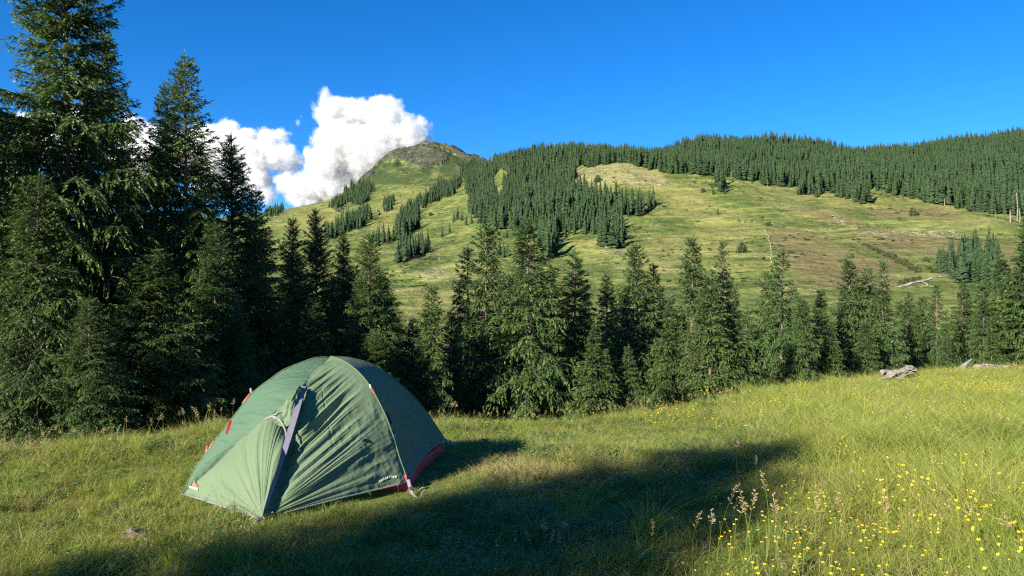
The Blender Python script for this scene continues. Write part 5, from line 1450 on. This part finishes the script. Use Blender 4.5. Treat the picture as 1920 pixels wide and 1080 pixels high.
for j, i in enumerate(ind):
    o = bpy.data.objects.new('buttercup', BUT[j % 6]); COL.objects.link(o)
    o.location = (bx[i], by[i], bz_[i]); s = hb[i]; o.scale = (1, 1, s); o.rotation_euler = (0, 0, j * 2.3)
    if bp_[i] > 1240 and bv[i] > 960: ph = 'in the drift at the lower right'
    elif bp_[i] > 1240: ph = 'in the tall grass on the right'
    else: ph = 'in the shorter grass near the tent'
    tag(o, 'yellow buttercup ' + ph, 'flower', 'buttercups ' + ph)
m_ = len(rst); sb = hb[rst]
wb_ = np.clip(by[rst] / 9, 1, 1.7)
o = scatter('distant_buttercups', np.stack([bx[rst], by[rst], bz_[rst]], -1), np.stack([np.zeros(m_), np.zeros(m_), br_.uniform(0, 6.28, m_)], -1), np.stack([wb_, wb_, sb], -1), br_.integers(0, 6, m_), source_coll('buttercup_source', BUT))
tag(o, 'drifts of small yellow buttercups over the meadow', 'flowers')
cx, cy = sample(5200, 3.2, 13, 0.8, seed=21); cp = 960 + F * cx / cy
k = (fbm(cx / 1.1, cy / 1.1, 2, 81) > 0.05) & ~in_tent(cx, cy) & (cp < 1350); cx, cy = cx[k][:650], cy[k][:650]; m_ = len(cx)
o = scatter('white_clover', np.stack([cx, cy, ground(cx, cy)], -1), np.stack([br_.normal(0, .15, m_), br_.normal(0, .15, m_), br_.uniform(0, 6.28, m_)], -1), np.stack([np.full(m_, 0.72)] * 3, -1), br_.integers(0, 2, m_), source_coll('clover_source', CLO))
tag(o, 'tiny white clover heads sprinkled through the short turf', 'flowers')
# ------------------------------------------------------------------ rocks and dead wood at the meadow rim, molehill
m_wood, n, b, out = mat('bleached_wood', 0.9, 0.15)
co = objco(n)
n.links.new(ramp(n, noise(n, 4, 6, 0.7, scaled(n, co, (0.35, 4, 4))), [(0.3, (0.13, 0.115, 0.10)), (0.5, (0.24, 0.215, 0.185)), (0.7, (0.40, 0.365, 0.32))]), b.inputs['Base Color'])
bump(n, b, noise(n, 10, 5, 0.7, scaled(n, co, (0.3, 3, 3))), 0.9, 0.03)
def floor3(px, v): return floor_at(px, v)
def log(px0, v0, px1, v1, D, r0, r1, label, group, h0=0.0, h1=0.0, seed=0):
    """a log lying between two image points at depth D, with its broken ends"""
    a = np.array(P_d(px0, v0, D)); b_ = np.array(P_d(px1, v1, D + 0.4)); rg = np.random.default_rng(seed)
    c = (a + b_) / 2; mb = MB(); nseg = 12; ns = 12; V = []
    ax = (b_ - a) / np.linalg.norm(b_ - a); sd_ = np.cross(ax, [0, 0, 1.0]); sd_ /= np.linalg.norm(sd_); up = np.cross(sd_, ax)
    for i in range(nseg + 1):
        t = i / nseg; p = a * (1 - t) + b_ * t + up * 0.03 * math.sin(t * 5 + seed); r_ = r0 * (1 - t) + r1 * t
        for k in range(ns):
            th = 2 * math.pi * k / ns; rr_ = r_ * (1 + 0.16 * math.sin(3 * th + seed) + rg.normal(0, 0.05))
            jag = ax * (rg.uniform(0, 0.14) if i == nseg else (-rg.uniform(0, .10) if i == 0 else 0))
            V.append(p + sd_ * math.cos(th) * rr_ + up * math.sin(th) * rr_ + jag - c)
    Fc = [(i * ns + k, i * ns + (k + 1) % ns, (i + 1) * ns + (k + 1) % ns, (i + 1) * ns + k) for i in range(nseg) for k in range(ns)]
    Fc += [tuple(range(ns - 1, -1, -1)), tuple(nseg * ns + k for k in range(ns))]
    mb.add(V, Fc)
    o = mb.build('log', m_wood, smooth=False, loc=tuple(c)); tag(o, label, 'log', group); return o
GLG = 'bleached dead wood at the rim of the meadow'
log(1656, 699, 1682, 698, 26.5, 0.09, 0.11, 'short pale log lying flat on top of the left heap', GLG, seed=1)
log(1652, 712, 1672, 702, 26.0, 0.05, 0.12, 'brownish stump end slanting into the grass below the pale log', GLG, seed=2)
log(1668, 704, 1697, 692, 26.6, 0.07, 0.05, 'thin log slanting up the right side of the left heap', GLG, seed=3)
log(1676, 712, 1706, 700, 26.0, 0.05, 0.05, 'lowest thin log at the front of the left heap', GLG, seed=4)
log(1797, 699, 1819, 676, 31.0, 0.19, 0.05, 'split pale log leaning up to a sharp tip', GLG, seed=5)
log(1800, 698, 1826, 688, 31.3, 0.13, 0.06, 'shorter log leaning behind the sharp tipped one', GLG, seed=6)
for i, (a, b_, c, d) in enumerate([(1838, 686, 1868, 697), (1844, 685, 1880, 696), (1852, 685, 1893, 694), (1860, 686, 1896, 697), (1842, 690, 1862, 698), (1826, 693, 1850, 697), (1870, 688, 1886, 698)]):
    log(a, b_, c, d, 31.5 + 0.15 * i, 0.07, 0.035, ['grey root rib at the left of the flat grey heap', 'second grey root rib of the flat grey heap', 'longest grey root rib reaching right', 'grey root rib at the far right of the flat heap', 'short grey rib at the foot of the flat heap', 'low grey stick between the leaning log and the flat heap', 'short steep rib at the right of the flat heap'][i], GLG, seed=10 + i)
m_barkd = m_bark
RPOS = [(1705, 690, 26.5, 14, 10, 'grey lichened boulder at the top of the left heap'), (1695, 696, 26.3, 10, 8, 'smaller boulder under the lichened one'), (1688, 710, 25.8, 13, 7, 'white stone at the front of the left heap'), (1701, 712, 25.7, 6, 4, 'little white stone right of the bigger white one'),
        (1715, 694, 27.0, 9, 5, 'flat stone at the right end of the left heap'), (1833, 689, 31.6, 14, 9, 'grey stone block between the leaning log and the roots'), (1822, 697, 30.8, 12, 5, 'flat stone at the foot of the leaning log'), (1852, 690, 32.3, 20, 8, 'broad grey slab under the root ribs'), (1880, 693, 32.4, 20, 7, 'broad grey slab at the right end of the root ribs'),
        (1757, 702, 28, 8, 3, 'flat pale stone in the grass between the two heaps'), (1667, 735, 22, 9, 2.5, 'flat white stone lying alone in the grass below the left heap'), (1632, 711, 26.5, 9, 3, 'small stone at the tree edge left of the left heap'), (1725, 707, 26.5, 4, 3, 'tiny white stone right of the left heap'), (1549, 729, 22.5, 4, 4, 'small brown stone at the tree edge left of the heaps')]
for i, (px, v, D, wp, hp, lab) in enumerate(RPOS):
    p = P_d(px, v, D); o = bpy.data.objects.new('rock', RK[i % 5]); COL.objects.link(o)
    o.location = tuple(p); o.scale = (wp * 0.6 / F * D, wp * 0.5 / F * D, hp * 0.5 / F * D); o.rotation_euler = (0.1 * i, 0.05 * i, i * 1.1); tag(o, lab, 'rock', 'rocks at the rim of the meadow')
m_moss, n, b, out = mat('mossy_earth', 0.95, 0.1)
n.links.new(ramp(n, noise(n, 1.8, 5, 0.7, objco(n)), [(0.35, (0.06, 0.08, 0.025)), (0.55, (0.14, 0.11, 0.06)), (0.7, (0.26, 0.22, 0.17))]), b.inputs['Base Color'])
# earth banks the heaps lie on
for (px, v, D, wp, hp, lab) in ((1685, 712, 26.9, 42, 18, 'mossy earth bank under the left heap of wood and stones'), (1848, 704, 32.2, 62, 18, 'low earth bank under the leaning log and grey roots')):
    o = bpy.data.objects.new('earth_bank', RK[2].copy()); o.data.materials.clear(); o.data.materials.append(m_moss); COL.objects.link(o)
    o.location = tuple(P_d(px, v, D)); o.scale = (wp * 0.8 / F * D, 0.5, hp * 0.55 / F * D); tag(o, lab, 'earth bank')
m_mole, n, b, out = mat('crumbly_earth', 0.95, 0.05)
n.links.new(ramp(n, noise(n, 40, 5, 0.7, objco(n)), [(0.35, (0.10, 0.075, 0.05)), (0.7, (0.30, 0.24, 0.18))]), b.inputs['Base Color']); bump(n, b, noise(n, 60, 4, .7, objco(n)), 1.0, 0.02)
x, y, z = floor_at(249, 1016)
mb = MB(); rg = np.random.default_rng(3); V = []; Fc = []
nr_, ns = 9, 28
for i in range(nr_ + 1):
    t = i / nr_
    for k in range(ns):
        th = 2 * math.pi * k / ns; r_ = 0.085 * t * (1 + 0.12 * math.sin(3 * th)); V.append((r_ * math.cos(th) * 1.25, r_ * math.sin(th), 0.055 * (math.cos(t * math.pi) * .5 + .5) + rg.normal(0, 0.004) - 0.005))
for i in range(nr_):
    for k in range(ns): Fc.append((i * ns + k, i * ns + (k + 1) % ns, (i + 1) * ns + (k + 1) % ns, (i + 1) * ns + k))
mb.add(V, Fc)
for k in range(60):
    a = rg.uniform(0, 6.28); r_ = 0.08 * math.sqrt(rg.random()); s = rg.uniform(0.003, 0.009); c = np.array([r_ * math.cos(a) * 1.25, r_ * math.sin(a), 0.05 * (1 - r_ / 0.1) + 0.004])
    mb.add([c + np.array(v_) * s for v_ in ((1, 0, 0), (-.5, .9, 0), (-.5, -.9, 0), (0, 0, 1.2))], [(0, 1, 3), (1, 2, 3), (2, 0, 3)])
o = mb.build('molehill', m_mole, smooth=True, loc=(x, y, z + 0.05)); o.scale = (0.95, 0.95, 0.9); tag(o, 'small crumbly brown molehill in the grass left of the tent', 'molehill')

# ------------------------------------------------------------------ clouds
m_cloud = bpy.data.materials.new('cloud_vapour'); m_cloud.use_nodes = True
n = m_cloud.node_tree; n.nodes.clear(); out = n.nodes.new('ShaderNodeOutputMaterial'); pv = n.nodes.new('ShaderNodeVolumePrincipled')
pv.inputs['Color'].default_value = (0.945, 0.955, 0.975, 1); pv.inputs['Density'].default_value = 0.030; pv.inputs['Anisotropy'].default_value = 0.1
n.links.new(pv.outputs[0], out.inputs['Volume'])
def cloud(name, blobs, D, label, res=(230, 90, 150), namp=0.24, edge=30.0, fl=None):
    """a fog volume: round billows (px, row, radius px, depth shift, weight) eaten into by noise"""
    S = D / F
    P_ = []
    for (px, v, r_, dy) in blobs:
        d = D + dy; P_.append(((px - 960) / F * d, d, EYE + (540 - v) / F * d, r_ * S))
    P_ = np.array(P_); c = P_[:, :3].mean(0); P_[:, :3] -= c
    pad = 60 * S / 2.55
    lo = (P_[:, :3] - P_[:, 3:4]).min(0) - pad; hi = (P_[:, :3] + P_[:, 3:4]).max(0) + pad
    me = bpy.data.volumes.new(name)
    o = link(name, me); o.location = tuple(c)
    g = bpy.data.node_groups.new(name + '_volume', 'GeometryNodeTree')
    g.interface.new_socket('Geometry', in_out='INPUT', socket_type='NodeSocketGeometry'); g.interface.new_socket('Geometry', in_out='OUTPUT', socket_type='NodeSocketGeometry')
    gi = g.nodes.new('NodeGroupInput'); go = g.nodes.new('NodeGroupOutput')
    vc = g.nodes.new('GeometryNodeVolumeCube'); vc.inputs['Min'].default_value = tuple(lo); vc.inputs['Max'].default_value = tuple(hi)
    for kx, rv in zip(('Resolution X', 'Resolution Y', 'Resolution Z'), res): vc.inputs[kx].default_value = rv
    pos = g.nodes.new('GeometryNodeInputPosition').outputs[0]
    def gm(op, a, b_=0.0, c_=0.0):
        m = g.nodes.new('ShaderNodeMath'); m.operation = op
        for i, val in enumerate((a, b_, c_)):
            if isinstance(val, (int, float)): m.inputs[i].default_value = val
            else: g.links.new(val, m.inputs[i])
        return m.outputs[0]
    sdf = None
    for (x, y, z, r_) in P_:
        vm = g.nodes.new('ShaderNodeVectorMath'); vm.operation = 'DISTANCE'; g.links.new(pos, vm.inputs[0]); vm.inputs[1].default_value = (x, y, z)
        d = gm('SUBTRACT', vm.outputs['Value'], float(r_))
        sdf = d if sdf is None else gm('SMOOTH_MIN', sdf, d, 18.0 * S / 2.55)
    def gn(scale, det, rough=0.55, typ='FBM'):
        t = g.nodes.new('ShaderNodeTexNoise'); t.inputs['Scale'].default_value = scale; t.inputs['Detail'].default_value = det; t.inputs['Roughness'].default_value = rough
        g.links.new(pos, t.inputs['Vector']); return t.outputs['Fac']
    k = 2.55 / S
    big_ = gm('MULTIPLY', gm('SUBTRACT', gn(0.0085 * k, 2, 0.5), 0.5), 150 * namp / 0.3 / k)
    med_ = gm('MULTIPLY', gm('ABSOLUTE', gm('SUBTRACT', gn(0.0125 * k, 5, 0.6), 0.5)), -230 * namp / 0.3 / k)
    sd2 = gm('ADD', gm('ADD', sdf, gm('MULTIPLY', big_, -1.0)), gm('ADD', gm('MULTIPLY', med_, 1.0), 16.0 / k))
    dn = gm('DIVIDE', gm('MULTIPLY', sd2, -1.0), edge / k)
    cl = g.nodes.new('ShaderNodeClamp'); g.links.new(dn, cl.inputs[0])
    g.links.new(cl.outputs[0], vc.inputs['Density'])
    sm = g.nodes.new('GeometryNodeSetMaterial'); sm.inputs['Material'].default_value = m_cloud
    g.links.new(vc.outputs[0], sm.inputs[0]); g.links.new(sm.outputs[0], go.inputs[0])
    md = o.modifiers.new('volume', 'NODES'); md.node_group = g
    tag(o, label, 'cloud', 'white summer clouds behind the mountain', 'thing')
    return o
CD = 4200
cloud('cloud', [(625,210,38,0),(660,225,45,30),(720,225,46,0),(765,250,42,-20),(640,270,55,-30),(700,290,68,0),(748,300,48,30),(620,310,55,0),(640,350,50,20),(600,345,45,0),(560,350,30,0),(700,340,60,60),(592,370,26,0),(630,372,22,0)], CD,
      'large white billowing cloud rising behind the rocky summit', (250, 130, 200))
cloud('cloud', [(430,245,28,0),(455,262,32,0),(500,260,24,-10),(520,250,20,-20),(480,295,40,0),(430,290,40,20),(520,300,32,0),(545,325,24,10),(480,335,36,0),(530,345,26,0),(445,345,32,0),(500,362,26,0),(560,372,18,0),(540,300,26,0),(390,260,40,0),(350,290,48,10),(300,280,48,20),(250,245,34,0),(215,270,40,0),(160,250,46,0),(110,260,40,0),(60,240,34,10),(390,330,40,0),(260,310,50,0)], CD + 260,
      'lower white cloud at the left of the large one, reaching behind the tall spruces', (330, 90, 130))
cloud('cloud', [(566,218,7,0),(558,228,6,0),(572,214,5,0)], CD, 'small torn wisp of cloud between the two big clouds', (60, 40, 60), 0.10, 14)
cloud('cloud', [(809,236,7,0),(803,243,6,0)], CD, 'small puff of cloud right of the large cloud above the summit', (50, 40, 50), 0.10, 20)
